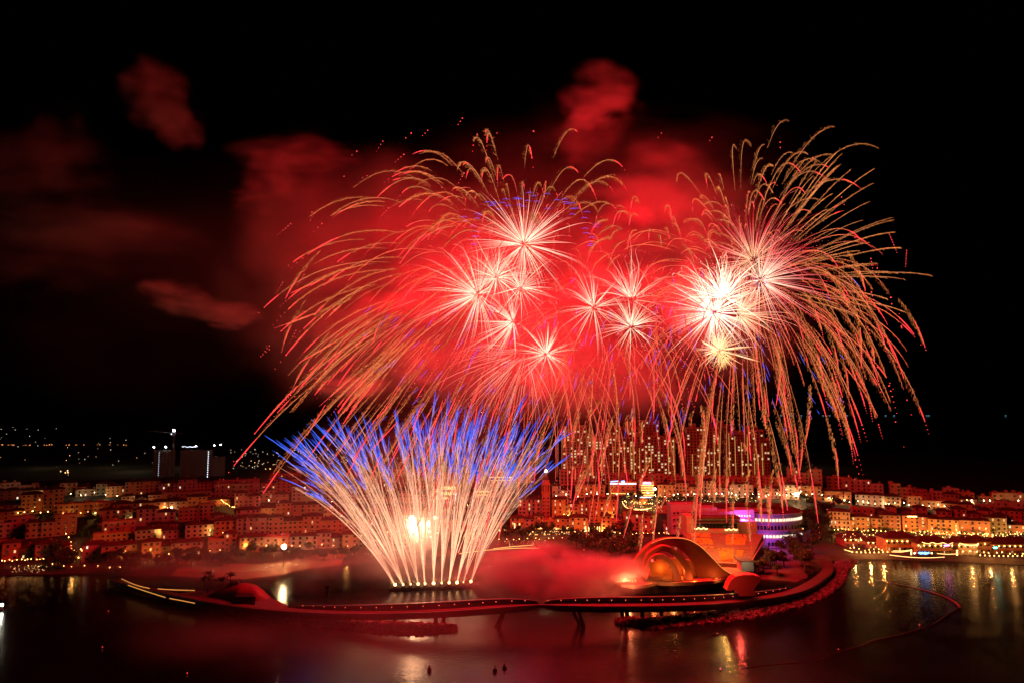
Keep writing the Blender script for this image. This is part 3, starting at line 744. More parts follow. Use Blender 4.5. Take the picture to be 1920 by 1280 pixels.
def garland(x0,y0,x1,y1,Y,sag,lab,m_=None,r=.13,waves=1,solid=True,group='light garlands along the waterfront'):
    n = max(8,int(abs(x1-x0)/(2.5 if solid else 8))); a = at(x0,y0,Y); b = at(x1,y1,Y); pts = []
    for i in range(n+1):
        t = i/n; p = a.lerp(b,t); p.z -= sag*abs(math.sin(math.pi*t*waves)); pts.append(p)
    root = tag(MB_tube(pts,.05), lab, 'string lights', group)
    w = MB()
    if solid: w.tube([p-Vector((0,0,.12)) for p in pts], r*.7, 4)
    else:
        for p in pts: w.octa(p-Vector((0,0,.25)), r*1.9)
    w.build('bulb_string', m_ or M_gar, root); return root
M_gar = mat('golden_bulb_string', (.5,.4,.2), .5, emit=(1,.52,.16), estr=5)
def MB_tube(pts, r):
    w = MB(); w.tube(pts, r, 3); return w.build('light_garland', M_dark)
YW = 458
garland(1729,1015,1787,1016,464,.9,'scalloped golden garland under the eaves of the terrace restaurant',waves=3,r=.22)
garland(1675,1031,1706,1030,YW,.3,'short upper garland over the restaurant terrace',r=.2)
garland(1672,1033,1706,1031,YW-2,.5,'short lower garland over the restaurant terrace',r=.2)
garland(1668,1039,1771,1043,YW-3,1.0,'long golden garland along the quay edge below the terrace',waves=1,r=.2)
garland(1757,1036,1793,1037,YW,.4,'golden garland right of the blue bar',r=.2)
garland(1799,1017,1832,1020,461,.8,'bright garland on the eaves of the pale restaurant',r=.28)
for (x_, y0, y1, lab) in ((1708,1029,1039,'vertical light column left of the blue bar'),(1794,1030,1040,'vertical light column at the right end of the terrace')):
    p = at(x_, y1, YW-3); q = at(x_, y0, YW-3); o = MB_tube([p,q], .15); tag(o, lab, 'light column', 'light columns'); o.name = 'light_column'
    w = MB(); w.tube([p+Vector((0,-.3,0)),q+Vector((0,-.3,0))], .45, 4, cap=True); w.build('tube_lamp', M_gar, o)
garland(1583,1029,1597,1033,450,0,'short slanting garland at the left end of the quay',r=.2)
garland(1598,1033,1664,1033,YW-4,.3,'dotted garland of round bulbs along the left quay',solid=False,r=.28)
garland(1838,1039,1925,1040,YW-5,.4,'dotted garland of round bulbs along the right quay',solid=False,r=.28)
# neon signs
def sign(name, lab, x0, y0, x1, y1, Y, m_, strokes=10, h=2.2):
    root = thing(name, lab, 'sign', (0,0,0)); p = at(x0,y0,Y); q = at(x1,y1,Y); w = MB()
    w.box(((p.x+q.x)/2,Y+.3,(p.z+q.z)/2), ((q-p).length+1,.2,h+.8)); w.build('board', M_dark, root)
    w = MB(); pts = []
    for i in range(strokes*4+1):
        t = i/(strokes*4); c = p.lerp(q,t); c.z += math.sin(t*strokes*math.pi*1.9)*h*.42*(1 if (i//5)%3 else .5); pts.append(c)
    w.tube(pts, .26, 4); w.build('neon_script', m_, root)
sign('neon_sign','blue neon script sign on the bar in the middle of the waterfront',1722,1036,1742,1036,455,M_neonb,9)
sign('neon_sign','pink neon script sign on the terrace restaurant upstairs',1770,1022,1780,1021,462,M_neonp,6,1.2)
sign('neon_sign','turquoise and white neon sign beside the pyramid-roofed restaurant',1862,1026,1870,1026,455,quiet(mat('turquoise_neon',(.1,.4,.3),.5,emit=(.2,1,.7),estr=5)),4,1.6)
sign('neon_sign','orange neon sign glowing along a roof edge above the waterfront',1701,967.5,1719,967.5,516,M_neono,5,.6)
for (x_,y_,m_,lab) in ((1715,1036,M_bulbw,'white ball lamp at the left end of the blue bar'),(1747,1036,M_bulb,'warm ball lamp at the right end of the blue bar')):
    w = MB(); w.sphere((0,0,0),.4); o = w.build('ball_lamp', m_); o.location = at(x_,y_,454); tag(o, lab, 'lamp')
# garlands on the central promenade and above
YC = 520
for (x0,y0,x1,y1,lab) in ((978,988,1000,990,'left garland on the central promenade'),(1000,986,1022,988,'second garland on the central promenade'),(1040,988,1066,987,'third garland on the central promenade'),(1056,988,1092,988,'fourth garland on the central promenade'),(945,992,972,989,'garland disappearing behind the comets')):
    Yp = on_ground((x0+x1)/2, y1+5).y; garland(x0,y0,x1,y1,Yp,1.2,lab,r=.2,group='garlands on the central promenade')
garland(1167,941,1184,951,560,2.0,'curving garland climbing through the garden above the villas',r=.25); garland(1184,951,1222,951,560,1.2,'long garland across the garden terrace above the villas',r=.25); garland(1188,954,1215,953,556,.6,'lower garland in the garden above the villas',r=.22)
for i, x_ in enumerate((965,974,1098,1104,1109,1115,1120,1124)):
    gp = on_ground(x_, 998 if x_ > 1050 else 992); o = MB_tube([gp, gp+Vector((0,0,4.5))], .1); o.name = 'light_column'; tag(o, f'{ordinal(i)} glowing lamp column from the left on the central promenade', 'light column', 'glowing columns on the promenade')
    w = MB(); w.tube([gp+Vector((0,-.3,.5)), gp+Vector((0,-.3,4.6))], .32, 4, cap=True); w.build('tube_lamp', M_gar, o)
# glowing curved promenade edge of the bay
for (pl, lab) in (([(862,1037),(880,1034),(900,1032),(920,1030),(968,1027),(1010,1027)],'golden strip light following the edge of the bay promenade'),([(925,1028),(960,1024),(1000,1021)],'upper strip of lights on the bay promenade')):
    pts = smooth_path([G(a,b,3.2) for a,b in pl], 8)
    o = MB_tube(pts, .1); tag(o, lab, 'string lights'); w = MB(); w.tube([p+Vector((0,-.25,.1)) for p in pts], .17, 4); w.build('bulb_string', mat('yellow_strip', (.5,.5,.2), .5, emit=(1,.75,.2), estr=1.6), o)
# ---------------------------------------------------------------- the two-armed footbridge
def arm(pts_px, label, tipdir, walk):
    """pts_px: (px, py, z, width)"""
    root = thing('footbridge_arm', label, 'footbridge', G(pts_px[-1][0], pts_px[-1][1], 0)); base = Vector(root.location)
    base = Vector((base.x, base.y, 0)); root.location = base
    P = smooth_path([G(a,b,z) for a,b,z,_ in pts_px], 8); W = [v.x for v in smooth_path([Vector((w,0,0)) for *_ , w in pts_px], 8)]
    n = len(P)
    side = []
    for i in range(n):
        t = P[min(i+1,n-1)] - P[max(i-1,0)]; t.z = 0; t.normalize(); s = Vector((-t.y, t.x, 0)); 
        if s.y < 0: s = -s
        side.append(s)
    def sweep(name, m_, prof, i0=0, i1=None):
        """prof(i) -> list of (offset across, z offset)"""
        w = MB(); rings = []
        for i in range(i0, i1 or n):
            rings.append([w.vert(P[i] - base + side[i]*o + Vector((0,0,z))) for o, z in prof(i)])
        L = len(rings[0])
        for a, b in zip(rings, rings[1:]):
            for k in range(L): w.face((a[k], a[(k+1)%L], b[(k+1)%L], b[k]))
        w.face(rings[0][::-1]); w.face(rings[-1]); return w.build(name, m_, root, smooth=False)
    def taper(i): return max(.3, min(1, W[i]/6.5))
    sweep('girder', M_deck, lambda i: [(-W[i]/2, -.25), (-W[i]*.42, -2.2*taper(i)), (W[i]*.42, -2.2*taper(i)), (W[i]/2, -.25)])
    sweep('walkway', M_floor, lambda i: [(-W[i]/2*.9, -.2), (W[i]/2*.9, -.2), (W[i]/2*.9, -.05), (-W[i]/2*.9, -.05)])
    sweep('parapet', M_deck, lambda i: [(-W[i]/2, -.2), (-W[i]/2+.15, -.2), (-W[i]/2+.15, .75*taper(i)), (-W[i]/2, .75*taper(i))])
    w = MB(); ln = 9; last = P[0]
    for i in range(1, n):
        a = P[i-1]-base-side[i-1]*(W[i-1]/2); b = P[i]-base-side[i]*(W[i]/2); hz = 1.25*taper(i); w.tube([a+Vector((0,0,hz)), b+Vector((0,0,hz))], .06, 3)
        m_ = max(1, int((b-a).length/1.6))
        for k in range(m_):
            q = a.lerp(b, k/m_); w.tube([q+Vector((0,0,.6)), q+Vector((0,0,hz))], .045, 3)
        w.box(P[i]-base-side[i]*(W[i]*.46)+Vector((0,0,-1.1*taper(i))), (.25,.4,2.0*taper(i)), 0)
    w.build('railing', M_deck, root)
    # raised upper path on the far side
    i0, i1 = walk
    i0 = int(i0*n); i1 = int(i1*n)
    def up(i):
        t = (i-i0)/max(1,(i1-1-i0)); e = math.sin(math.pi*min(1,max(0,t)))**.5 if 0 < t < 1 else 0
        zz_ = 2.1*e; ww = (.6+1.6*e)*taper(i)
        return [(W[i]*.36, -.3), (W[i]*.5+ww, -.3), (W[i]*.5+ww, zz_+.4), (W[i]*.5, zz_+.5), (W[i]*.5, -.12)]
    sweep('upper_walkway', M_deck, up, i0, i1)
    ln = 0; last = P[0]
    for i in range(i0+2, i1-2):
        ln += (P[i]-last).length; last = P[i]
        if ln > 5.6:
            ln = 0; q = P[i]-base+side[i]*(W[i]*.42); w = MB(); w.box(q+Vector((0,0,1.4)), (.18,.18,2.4)); po = w.build('post', M_deck, root)
            w = MB(); w.octa(q+Vector((0,-.3,1.5)), .2); w.build('lamp', M_redlamp, po)
    return root, base
M_redlamp = mat('red_deck_lamp', (.5,.1,.1), .5, emit=(1,.12,.05), estr=4)
LA = [(214,1086,4,6),(262,1099,3.5,6),(330,1114,3.4,6.5),(400,1127,3.4,7),(470,1137,3.6,8),(540,1143,4.2,8.5),(620,1147,5.4,8.5),(700,1148,6.8,8.5),(780,1146,8,8.5),(860,1142,9.3,8.5),(930,1137,10.4,8),(985,1134,11,6),(1015.0,1132.6,11.2,2.4)]
RA = [(1548,1050,4,6),(1552,1066,4,6.5),(1538,1082,4,7),(1505,1102,4,8),(1460,1115,4.2,8),(1400,1124,4.8,8),(1330,1130,6,8.5),(1250,1133,7.6,8.5),(1170,1134,9.2,8.5),(1105,1134,10.3,8),(1048,1133.4,11,6),(1015.1,1132.6,11.2,2.4)]
ra, ba = arm(LA, 'left arm of the kissing footbridge, dark and curved, starting at the left shore', 1, (.42,.985))
rb_, bb = arm(RA, 'right arm of the kissing footbridge, dark with red deck lamps, starting at the stage side', -1, (.3,.985))
def pier(root, base, tops, bots, r):
    for (tx,ty,tz), (bx,by) in zip(tops, bots):
        a = G(tx,ty,tz) - base; b = G(bx,by,-1) - base; a.y = lerp(a.y,b.y,.5); w = MB()
        w.tube([b, a], [r*1.25, r], 8, cap=True); w.build('pier', M_deck, root)
pier(ra, ba, [(631,1154,3),(711,1155,4),(738,1155,4.5),(817,1150,6),(831,1149,6)], [(631,1165),(711,1166),(740,1166),(817,1178),(831,1170)], .9)
pier(ra, ba, [(946,1145,8.2)], [(931,1176)], 1.3)
pier(rb_, bb, [(1074,1143,8.4),(1086,1143,8.4)], [(1089,1174),(1095,1180)], .9)
pier(rb_, bb, [(1168,1143,6.5),(1177,1143,6.5),(1205,1143,5.5),(1241,1141,4.5),(1284,1141,3.8)], [(1168,1158),(1177,1157),(1205,1166),(1241,1155),(1284,1156)], .9)
# strip lights on the left causeway
for (pl, lab) in (([(228,1085),(245,1093),(262,1099),(280,1103)],'upper orange strip light along the left causeway'),([(296,1104),(330,1106),(365,1107)],'second orange strip light running towards the palms'),([(240,1097),(275,1109),(310,1120)],'lower orange strip light on the causeway'),([(318,1122),(340,1126),(365,1131)],'last orange strip light on the causeway')):
    pts = smooth_path([G(a,b,4.3) for a,b in pl], 6); o = MB_tube(pts, .1); tag(o, lab, 'string lights', 'strip lights on the left causeway')
    w = MB(); w.tube([p+Vector((0,0,.25)) for p in pts], .22, 4); w.build('bulb_string', M_causeway if 'M_causeway' in globals() else globals().setdefault('M_causeway', mat('orange_strip', (.5,.3,.1), .5, emit=(1,.4,.08), estr=.75)), o)

# rock revetments (nobody could count the stones)
M_rock = mat('revetment_rock', (.11,.1,.095), .95, noise_amt=.5, noise_scale=.7)
def rocks(line, n, seed, name='revetment_stones'):
    r = random.Random(seed); w = MB()
    P = [(G(a,b,0), G(c,d,0)) for a,b,c,d in line]
    for _ in range(n):
        k = r.random()*(len(P)-1); i = int(k); t = k-i; a = P[i][0].lerp(P[i+1][0], t); b = P[i][1].lerp(P[i+1][1], t); s = r.random()
        p = a.lerp(b, s); hh = (1-abs(2*s-1))*1.6
        R0 = r.uniform(.5,1.15); c = p+Vector((0,0,hh*.8-.1)); i0 = len(w.v)
        M = Matrix.Rotation(r.uniform(0,3), 3, Vector((r.random(), r.random(), r.random()+.1)))
        for x in (-1,1):
            for y in (-1,1):
                for z in (-1,1): w.vert(c + M @ Vector((x*R0*r.uniform(.6,1), y*R0*r.uniform(.6,1), z*R0*.8*r.uniform(.6,1))))
        for q in ((0,1,3,2),(4,6,7,5),(0,4,5,1),(2,3,7,6),(0,2,6,4),(1,5,7,3)): w.face([i0+v for v in q])
    return tag(w.build(name, M_rock), kind='stuff')
def bank(line, name):
    w = MB(); P = [(G(a,b,0), G(c,d,0)) for a,b,c,d in line]
    for (a,b),(c,d) in zip(P, P[1:]):
        ma, mc = (a+b)/2+Vector((0,0,1.4)), (c+d)/2+Vector((0,0,1.4)); w.poly([hmix(a,-1),ma,mc,hmix(c,-1)]); w.poly([ma,hmix(b,-1),hmix(d,-1),mc])
    return tag(w.build(name, M_rock), kind='structure')
L1 = [(345,1128,330,1131),(420,1138,410,1148),(500,1150,490,1163),(570,1158,575,1172),(640,1164,650,1180),(720,1166,730,1188),(800,1168,790,1191),(845,1173,845,1184),(855,1177,854,1181)]
L2 = [(1154,1164,1156,1168),(1180,1158,1175,1172),(1240,1158,1215,1180),(1300,1151,1290,1173),(1370,1142,1380,1163),(1440,1130,1450,1150),(1500,1116,1520,1132),(1540,1100,1560,1112),(1558,1080,1585,1090),(1562,1062,1590,1068),(1570,1052,1610,1052)]
for L_, n_, s_ in ((L1,2600,3),(L2,3000,4)):
    bank(L_, 'revetment_bank'); rocks(L_, n_, s_)
# left landing islet, palms and shell pavilion
M_isl = mat('landing_paving', (.08,.06,.05), .9, noise_amt=.3, noise_scale=.3)
w = MB(); pts = [G(a,b,2.6) for a,b in ((335,1112),(372,1106),(420,1104),(470,1106),(505,1118),(540,1134),(520,1142),(460,1138),(400,1129),(350,1120))]
w.prism(pts, Vector((0,0,-4))); tag(w.build('landing_ground', M_isl), kind='structure')
root = thing('shell_pavilion', 'low curved red shell roof tapering to a point beside the left palms', 'pavilion', (0,0,0))
w = MB(); N = 22; rows = []
for i in range(N+1):
    t = i/N; x = lerp(378, 505, t); prof_t = interp([(0,1112),(.15,1104),(.35,1096),(.55,1093),(.72,1096),(.85,1104),(.95,1113),(1,1120)], t)
    base_y = interp([(0,1114),(.5,1128),(.8,1127),(1,1121)], t)
    g = G(x, base_y, 2.6); zt = at(x, prof_t, g.y+6).z; row = []
    for j in range(9):
        a = math.pi*j/8; row.append(w.vert((g.x*(1+.0*j), g.y + 7*(1-math.cos(a))*(.25+.75*math.sin(math.pi*min(1,t*.98+.02))), 2.6+(max(zt-2.6,.1))*math.sin(a)**.8)))
    rows.append(row)
for a, b in zip(rows, rows[1:]):
    for j in range(8): w.face((a[j], b[j], b[j+1], a[j+1]))
w.build('shell_roof', mat('dark_red_render', (.16,.03,.025), .6, noise_amt=.2, noise_scale=.3), root, smooth=True)
w = MB(); w.prism([G(a,b,2.7) for a,b in ((440,1134),(445,1124),(470,1126),(478,1133))], Vector((0,0,4))); w.build('entrance_block', M_dark, root)
# navigation light pole beyond the bridge
p = G(613,1135,0); root = thing('beacon_pole', 'slim beacon pole with loudspeakers standing behind the left bridge arm', 'pole', p)
zt = at(613,1098,p.y).z; w = MB(); w.box((0,0,zt/2-1), (.5,.5,zt+2)); w.build('pole', M_dark, root)
for zf, wd in ((.97,2.2),(.93,1.4),(.72,2.2),(.55,1.2)):
    w = MB(); w.box((0,-.2,zt*zf), (wd,.7,.8)); w.box((wd*.3,-.4,zt*zf+.5), (.7,.7,.7)); w.build('loudspeaker', M_dark, root)
# buoys in front
for i, (x_, y_, lab) in enumerate(((805,1257,'left dark buoy floating alone in the foreground'),(928,1258,'middle dark buoy of the three in the foreground'),(946,1253,'rightmost and farthest of the three dark foreground buoys'))):
    p = G(x_, y_); root = thing('buoy', lab, 'buoy', p, 0, 'dark buoys in the foreground')
    w = MB(); w.tube([(0,0,-.6),(0,0,.1),(0,0,1.0),(0,0,1.35)], [.5,.85,.8,.3], 10, cap=True); w.build('float', M_dark, root, smooth=True)
    w = MB(); w.tube([(0,0,1.3),(0,0,1.9),(0,0,2.3)], [.18,.3,.05], 6, cap=True); w.build('top_mark', M_dark, root)
for (x_, y_, lab) in ((203,1147,'tiny red marker buoy on the left water'),(192,1215,'tiny red marker buoy low on the left water'),(351,1264,'tiny red marker buoy near the bottom left'),(1351,1256,'tiny red marker buoy near the bottom centre right'),(1572,1219,'tiny red marker buoy on the floating line'),(1724,1173,'tiny red marker buoy at the far end of the floating line')):
    p = G(x_, y_); root = thing('marker_buoy', lab, 'buoy', p, 0, 'tiny red marker buoys')
    w = MB(); w.tube([(0,0,-.3),(0,0,.3),(0,0,.5)], [.25,.35,.1], 8, cap=True); w.build('float', M_dark, root); w = MB(); w.octa((0,0,.65), .2); w.build('lamp', M_bulbr, root)
p = G(3,1143); root = thing('lamp_buoy', 'bright white lamp on a float at the left edge of the water', 'buoy', p)
w = MB(); w.tube([(0,0,-.4),(0,0,.6),(0,0,2.2)], [.9,.9,.15], 8, cap=True); w.build('float', M_dark, root); w = MB(); w.sphere((0,0,2.6), .6); w.build('lamp', mat('cool_lamp', (.8,.8,.8), .5, emit=(1,.95,.7), estr=150), root)
# floating boom line and the low sandbar on the right
pts = smooth_path([G(a,b,.08) for a,b in ((1400,1250),(1470,1243),(1530,1237),(1570,1222),(1625,1206),(1635,1200),(1690,1188),(1745,1171),(1775,1152),(1798,1140))], 8)
w = MB(); w.tube(pts, .14, 5); tag(w.build('floating_boom', mat('boom_rubber', (.06,.04,.03), .7)), 'thin floating boom line curving across the dark right-hand water', 'boom')
top_ = smooth_path([G(a,b,0) for a,b in ((1560,1082),(1640,1087),(1700,1098),(1745,1109),(1780,1122),(1799,1136),(1797,1141))], 6)
w = MB(); w.tube([p+Vector((0,0,.1)) for p in top_], [lerp(.1,.8,(i/len(top_))**2) for i in range(len(top_))], 6); w.build('low_breakwater', M_rock)
tag(bpy.data.objects['low_breakwater'], 'low curved breakwater reaching into the dark right-hand water', 'breakwater')
# launch barge for the comet fan
bl, br = G(738,1100,.9), G(890,1094,.9); root = thing('firework_barge', 'long low firework barge under the fan of comets', 'barge', (bl+br)/2); c = Vector(root.location)
ang = math.atan2((br-bl).y, (br-bl).x); w = MB(); w.box((0,0,-.5), ((br-bl).length+5, 7, 1.6), 0, ang); w.build('hull', M_dark, root)
LAUNCH = [(741,1098.5),(756,1098),(770,1097.5),(784,1097),(797,1096.5),(813,1096),(828,1095),(842,1094.5),(857,1094.5),(869,1093.5),(883,1092.5)]
for (x_, y_) in LAUNCH:
    q = G(x_, y_+2, 1.2) - c; w = MB(); w.box(q + Vector((0,0,.2)), (1.8,1.8,1.0)); w.build('mortar_rack', M_dark, root)
# ---------------------------------------------------------------- trees, palms, street lamps, far lights
M_leaf = mat('dark_foliage', (.05,.085,.03), .8, noise_amt=.55, noise_scale=.6)
M_bark = mat('bark', (.1,.07,.05), .9)
def tree_proto(seed, H, Rc, nleaf):
    r = random.Random(seed); root = link('tree', None)
    w = MB(); w.tube([(0,0,-1.5),(0,0,H*.35),(r.uniform(-.3,.3),0,H*.6)], [.3,.22,.1], 6)
    for k in range(4):
        a = r.uniform(0,6.28); w.tube([(0,0,H*.35),(math.cos(a)*Rc*.4,math.sin(a)*Rc*.4,H*.6),(math.cos(a)*Rc*.7,math.sin(a)*Rc*.7,H*.75)], [.15,.1,.03], 4)
    t = w.build('trunk', M_bark, root); w = MB()
    lobes = [(r.uniform(-.5,.5)*Rc, r.uniform(-.5,.5)*Rc, H*r.uniform(.5,.85), Rc*r.uniform(.4,.7)) for _ in range(7)]
    for _ in range(nleaf):
        x,y,z,q = r.choice(lobes); d = Vector((r.gauss(0,1),r.gauss(0,1),r.gauss(0,1))).normalized()*q*r.random()**.4
        c = Vector((x,y,z)) + Vector((d.x,d.y,d.z*.75)); n = Vector((r.gauss(0,1),r.gauss(0,1),r.gauss(0,1))).normalized(); a = n.orthogonal().normalized()*r.uniform(.25,.5); b = n.cross(a)
        w.poly([c-a, c-b*.7, c+a, c+b*.7])
    cr = w.build('crown', M_leaf, root); KIDS[root.name] = [t, cr]; return root
def palm_proto(seed, H):
    r = random.Random(seed); root = link('palm_tree', None); w = MB()
    w.tube([(0,0,-1),(.2,0,H*.5),(.1,0,H)], [.28,.2,.16], 6); t = w.build('trunk', M_bark, root); w = MB()
    for k in range(15):
        a = k*2.4+r.uniform(-.2,.2); el = r.uniform(-.1,.9); L = r.uniform(2.2,3.1); pv = None
        for i in range(6):
            s = i/5; x = L*s*math.cos(el*.7); z = L*(s*math.sin(el) - .65*s*s); wd = .45*math.sin(math.pi*(.15+.8*s))
            p = Vector((math.cos(a)*x+.1, math.sin(a)*x, H+z)); sd = Vector((-math.sin(a), math.cos(a), 0))*wd
            cur = (p-sd-Vector((0,0,.15)), p, p+sd-Vector((0,0,.15)))
            if pv: w.poly([pv[0],pv[1],cur[1],cur[0]]); w.poly([pv[1],pv[2],cur[2],cur[1]])
            pv = cur
    cr = w.build('crown', M_leaf, root); KIDS[root.name] = [t, cr]; return root
PROTO = [tree_proto(1,6.5,2.8,420), tree_proto(2,8,3.4,560), tree_proto(3,5,2.4,320)]; PALM = [palm_proto(4,6.5), palm_proto(5,8)]
used = set()
def plant(protos, p, s, label, group):
    pr = rnd.choice(protos)
    if pr.name in used: o = copy_tree(pr)
    else: used.add(pr.name); o = pr
    o.location = p; o.scale = (s,s,s*rnd.uniform(.85,1.15)); o.rotation_euler = (0,0,rnd.uniform(0,6.28))
    tag(o, label, 'palm' if protos is PALM else 'tree', group)
# groups: (n, x0, x1, y0, y1, scale, where)
TREES = [(16,84,135,1040,1068,1.2,'in the dark clump on the left waterfront'),(16,200,258,1040,1074,1.3,'in the clump where the left causeway meets the shore'),(20,258,440,1044,1068,1.2,'in the belt below the front houses on the left'),
 (20,440,680,1034,1054,1.1,'behind the lit beach'),(12,132,186,968,1000,1.0,'in the dark garden between the left hillside houses'),(8,236,254,960,985,.8,'in the gap of the third left row'),(9,425,480,962,975,.9,'in the round garden above the third left row'),
 (8,130,180,990,1010,.9,'below the dark left garden'),(7,40,130,972,980,.7,'in the lit garden on the far left'),(10,316,336,938,975,.7,'along the stepped lane on the left hillside'),
 (34,1080,1190,1003,1052,1.5,'in the dark wood left of the stage'),(16,1160,1250,928,946,.9,'in the lit garden above the villas'),(14,1260,1420,928,944,.85,'along the street below the tower blocks'),
 (18,1500,1566,948,1004,1.5,'in the dark wooded slope right of the theatre'),(30,1412,1525,1012,1084,1.5,'in the dark park right of the stage'),(12,1450,1560,985,1030,1.3,'behind the curving promenade'),
 (12,1560,1620,935,952,.8,'in the garden of the right hillside'),(12,1630,1780,948,960,.7,'between the upper rows on the right hillside'),(20,690,960,1008,1030,1.1,'along the bay behind the comets'),(16,940,1080,998,1022,1.1,'along the dark slope of the central promenade'),
 (10,1600,1680,996,1008,.6,'behind the left restaurants'),(12,1720,1930,1000,1012,.6,'behind the right restaurants')]
for (n, x0, x1, y0, y1, s, where) in TREES:
    for i in range(n):
        x_ = lerp(x0,x1,(i+rnd.random())/n); g = on_ground(x_, rnd.uniform(y0,y1))
        plant(PROTO, g, s*rnd.uniform(.75,1.25), f'bushy tree, {ordinal(i)} from left {where}', 'trees ' + where)
for i, (x_, y_) in enumerate([(383,1108),(390,1107),(394,1109),(406,1106),(417,1112),(431,1112),(434,1113),(443,1114)]):
    plant(PALM, G(x_, y_+4, 2.6), rnd.uniform(1.0,1.3), f'{ordinal(i)} palm from the left beside the shell pavilion on the bridge landing', 'palms on the bridge landing')
for i in range(22):
    x_ = 1640+i*13+rnd.uniform(-4,4); g = on_ground(x_, rnd.uniform(998,1006)); plant(PALM, g, .8, f'palm on the right waterfront street, {ordinal(i)} from the left', 'palms on the right waterfront street')

def lamp_proto(name, H, r, m_):
    root = link(name, None); w = MB(); w.tube([(0,0,-.5),(0,0,H)], [.1,.07], 5); w.box((0,-.3,H), (.12,.7,.08)); t = w.build('pole', M_dark, root)
    w = MB(); w.sphere((0,-.5,H-.1), r, 6, 4); b = w.build('globe', m_, root); KIDS[root.name] = [t, b]; return root
LP = {'w': lamp_proto('street_lamp', 5, .3, M_bulb), 'c': lamp_proto('street_lamp', 6, .34, M_bulbw)}
lused = set()
def lamp(p, k, label, group, s=1.0):
    pr = LP[k]
    if k in lused: o = copy_tree(pr)
    else: lused.add(k); o = pr
    o.location = p; o.scale = (s,s,s); tag(o, label, 'street lamp', group); return o
def lamp_run(n, x0, y0, x1, y1, k, where, jit=3, s=1.0):
    for i in range(n):
        t = (i+.5)/n; g = on_ground(lerp(x0,x1,t)+rnd.uniform(-jit,jit), lerp(y0,y1,t)+rnd.uniform(-1.5,1.5))
        o = lamp(g, k, f'{ordinal(i)} street lamp from left {where}', 'street lamps ' + where, s*rnd.uniform(.8,1.15))
        if i % 3 == 1 and s > .62 and not (x0 < 60 and y0 > 1050): point_light('lamp_light', g+Vector((0,-1.4,4.6)), (1,.42,.1) if k == 'w' else (1,.7,.36), rnd.uniform(900,2200)*((2.4 if k == 'w' else 1.1) if x0 > 930 else 1), None, .25)
RUNS = [(12,0,1060,85,1056,'w','on the left waterfront terrace',2,.65),(9,40,1068,235,1072,'w','on the left quay edge',4,.5),(12,120,1040,250,1050,'w','among the trees of the left waterfront',6,.8),
 (10,255,1056,420,1040,'w','below the left front houses',4,.8),(12,430,1036,680,1032,'w','along the beach road',4,.85),(7,120,1006,150,1060,'w','on the dark lane between the left front houses',3,.9),
 (8,0,972,110,970,'w','below the far left lit houses',4,1.0),(6,110,972,200,972,'w','below the fourth left row',4,.9),(5,300,958,330,972,'w','by the open square on the left hillside',3,1.0),
 (9,415,945,440,962,'w','on the lit stairway of the left hillside',4,.9),(6,460,948,640,950,'c','in front of the fourth left row',5,.8),(6,440,975,660,975,'w','behind the second left row',5,.8),
 (8,0,925,160,936,'c','in the fifth left row',5,.7),(6,170,930,300,950,'c','among the upper left houses',5,.7),(6,250,1010,440,1005,'w','between the first and second left rows',8,.8),
 (12,700,1010,950,1005,'w','in the streets behind the comets',6,.8),(10,640,960,960,950,'w','on the hillside behind the comets',8,.8),(10,930,1018,1060,1014,'w','on the bay promenade',4,.6),
 (16,985,998,1160,1006,'w','along the central promenade',3,.7),(8,1048,972,1150,978,'w','below the middle central row',4,.7),(11,1036,940,1240,940,'c','on the upper central street',3,1.1),
 (14,1240,940,1430,938,'c','on the street below the tower blocks',3,1.0),(18,1165,946,1260,956,'w','in the lit garden above the villas',4,.7),(10,1160,1006,1260,1006,'w','in front of the villas by the stage',3,.6),
 (8,1420,940,1500,936,'c','above the theatre',4,.9),(9,1500,934,1600,950,'c','on the right hillside street',5,.9),(8,1600,952,1700,955,'c','in the upper right gardens',5,.9),(8,1700,960,1800,958,'c','behind the right waterfront rows',5,.9),(7,1800,952,1920,952,'c','on the far right hillside street',5,1.0),
 (26,1560,1001,1750,1006,'w','in front of the right front row, left half',2,.75),(26,1750,1008,1925,1010,'w','in front of the right front row, right half',2,.75),
 (16,1660,1013,1920,1015,'w','behind the restaurants',5,.7),(8,1590,1036,1660,1041,'w','on the left end of the restaurant quay',2,.7),(10,1800,1046,1925,1049,'w','on the right end of the restaurant quay',3,.75),
 (5,1420,1000,1500,1014,'w','on the terrace under the theatre',4,.6),(5,1480,1000,1510,1000,'w','on the path right of the theatre',3,.6)]
for (n,x0,y0,x1,y1,k,where,j,s) in RUNS: lamp_run(n,x0,y0,x1,y1,k,where,j,s)
# the two very bright floodlight masts
def mast(px_, py_, pyb, s, lab, power, col, m_):
    g = on_ground(px_, pyb); p = at(px_, py_, g.y); root = thing('floodlight_mast', lab, 'floodlight', g); H = p.z-g.z
    w = MB(); w.tube([(0,0,-1),(0,0,H)], [.25,.15], 6); w.build('mast', M_dark, root)
    w = MB(); w.sphere((0,-.6,H), s, 10, 7); w.build('lamp_head', m_, root)
    point_light('beam', g+Vector((0,-2.5,H)), col, power, root, .8)
M_hot = quiet(mat('hot_floodlight', (.8,.8,.8), .5, emit=(1,.62,.28), estr=260))
mast(532,1023.5,1062,1.35,'intensely bright warm floodlight mast at the beach',60000,(1,.55,.2),M_hot)
mast(1494,926,946,1.5,'intensely bright warm floodlight mast above the theatre',16000,(1,.6,.22),M_hot)
for (px_,py_,pyb,lab) in ((80,950,957,'warm floodlight between the far left houses'),(203,948,955,'white lamp in the narrow lit court on the left hillside'),(245,972,978,'white court light below the third left row'),(322,951,958,'bright lamp by the open square on the left hillside')):
    mast(px_,py_,pyb,.8,lab,7000,(1,.72,.38),M_bulbw)
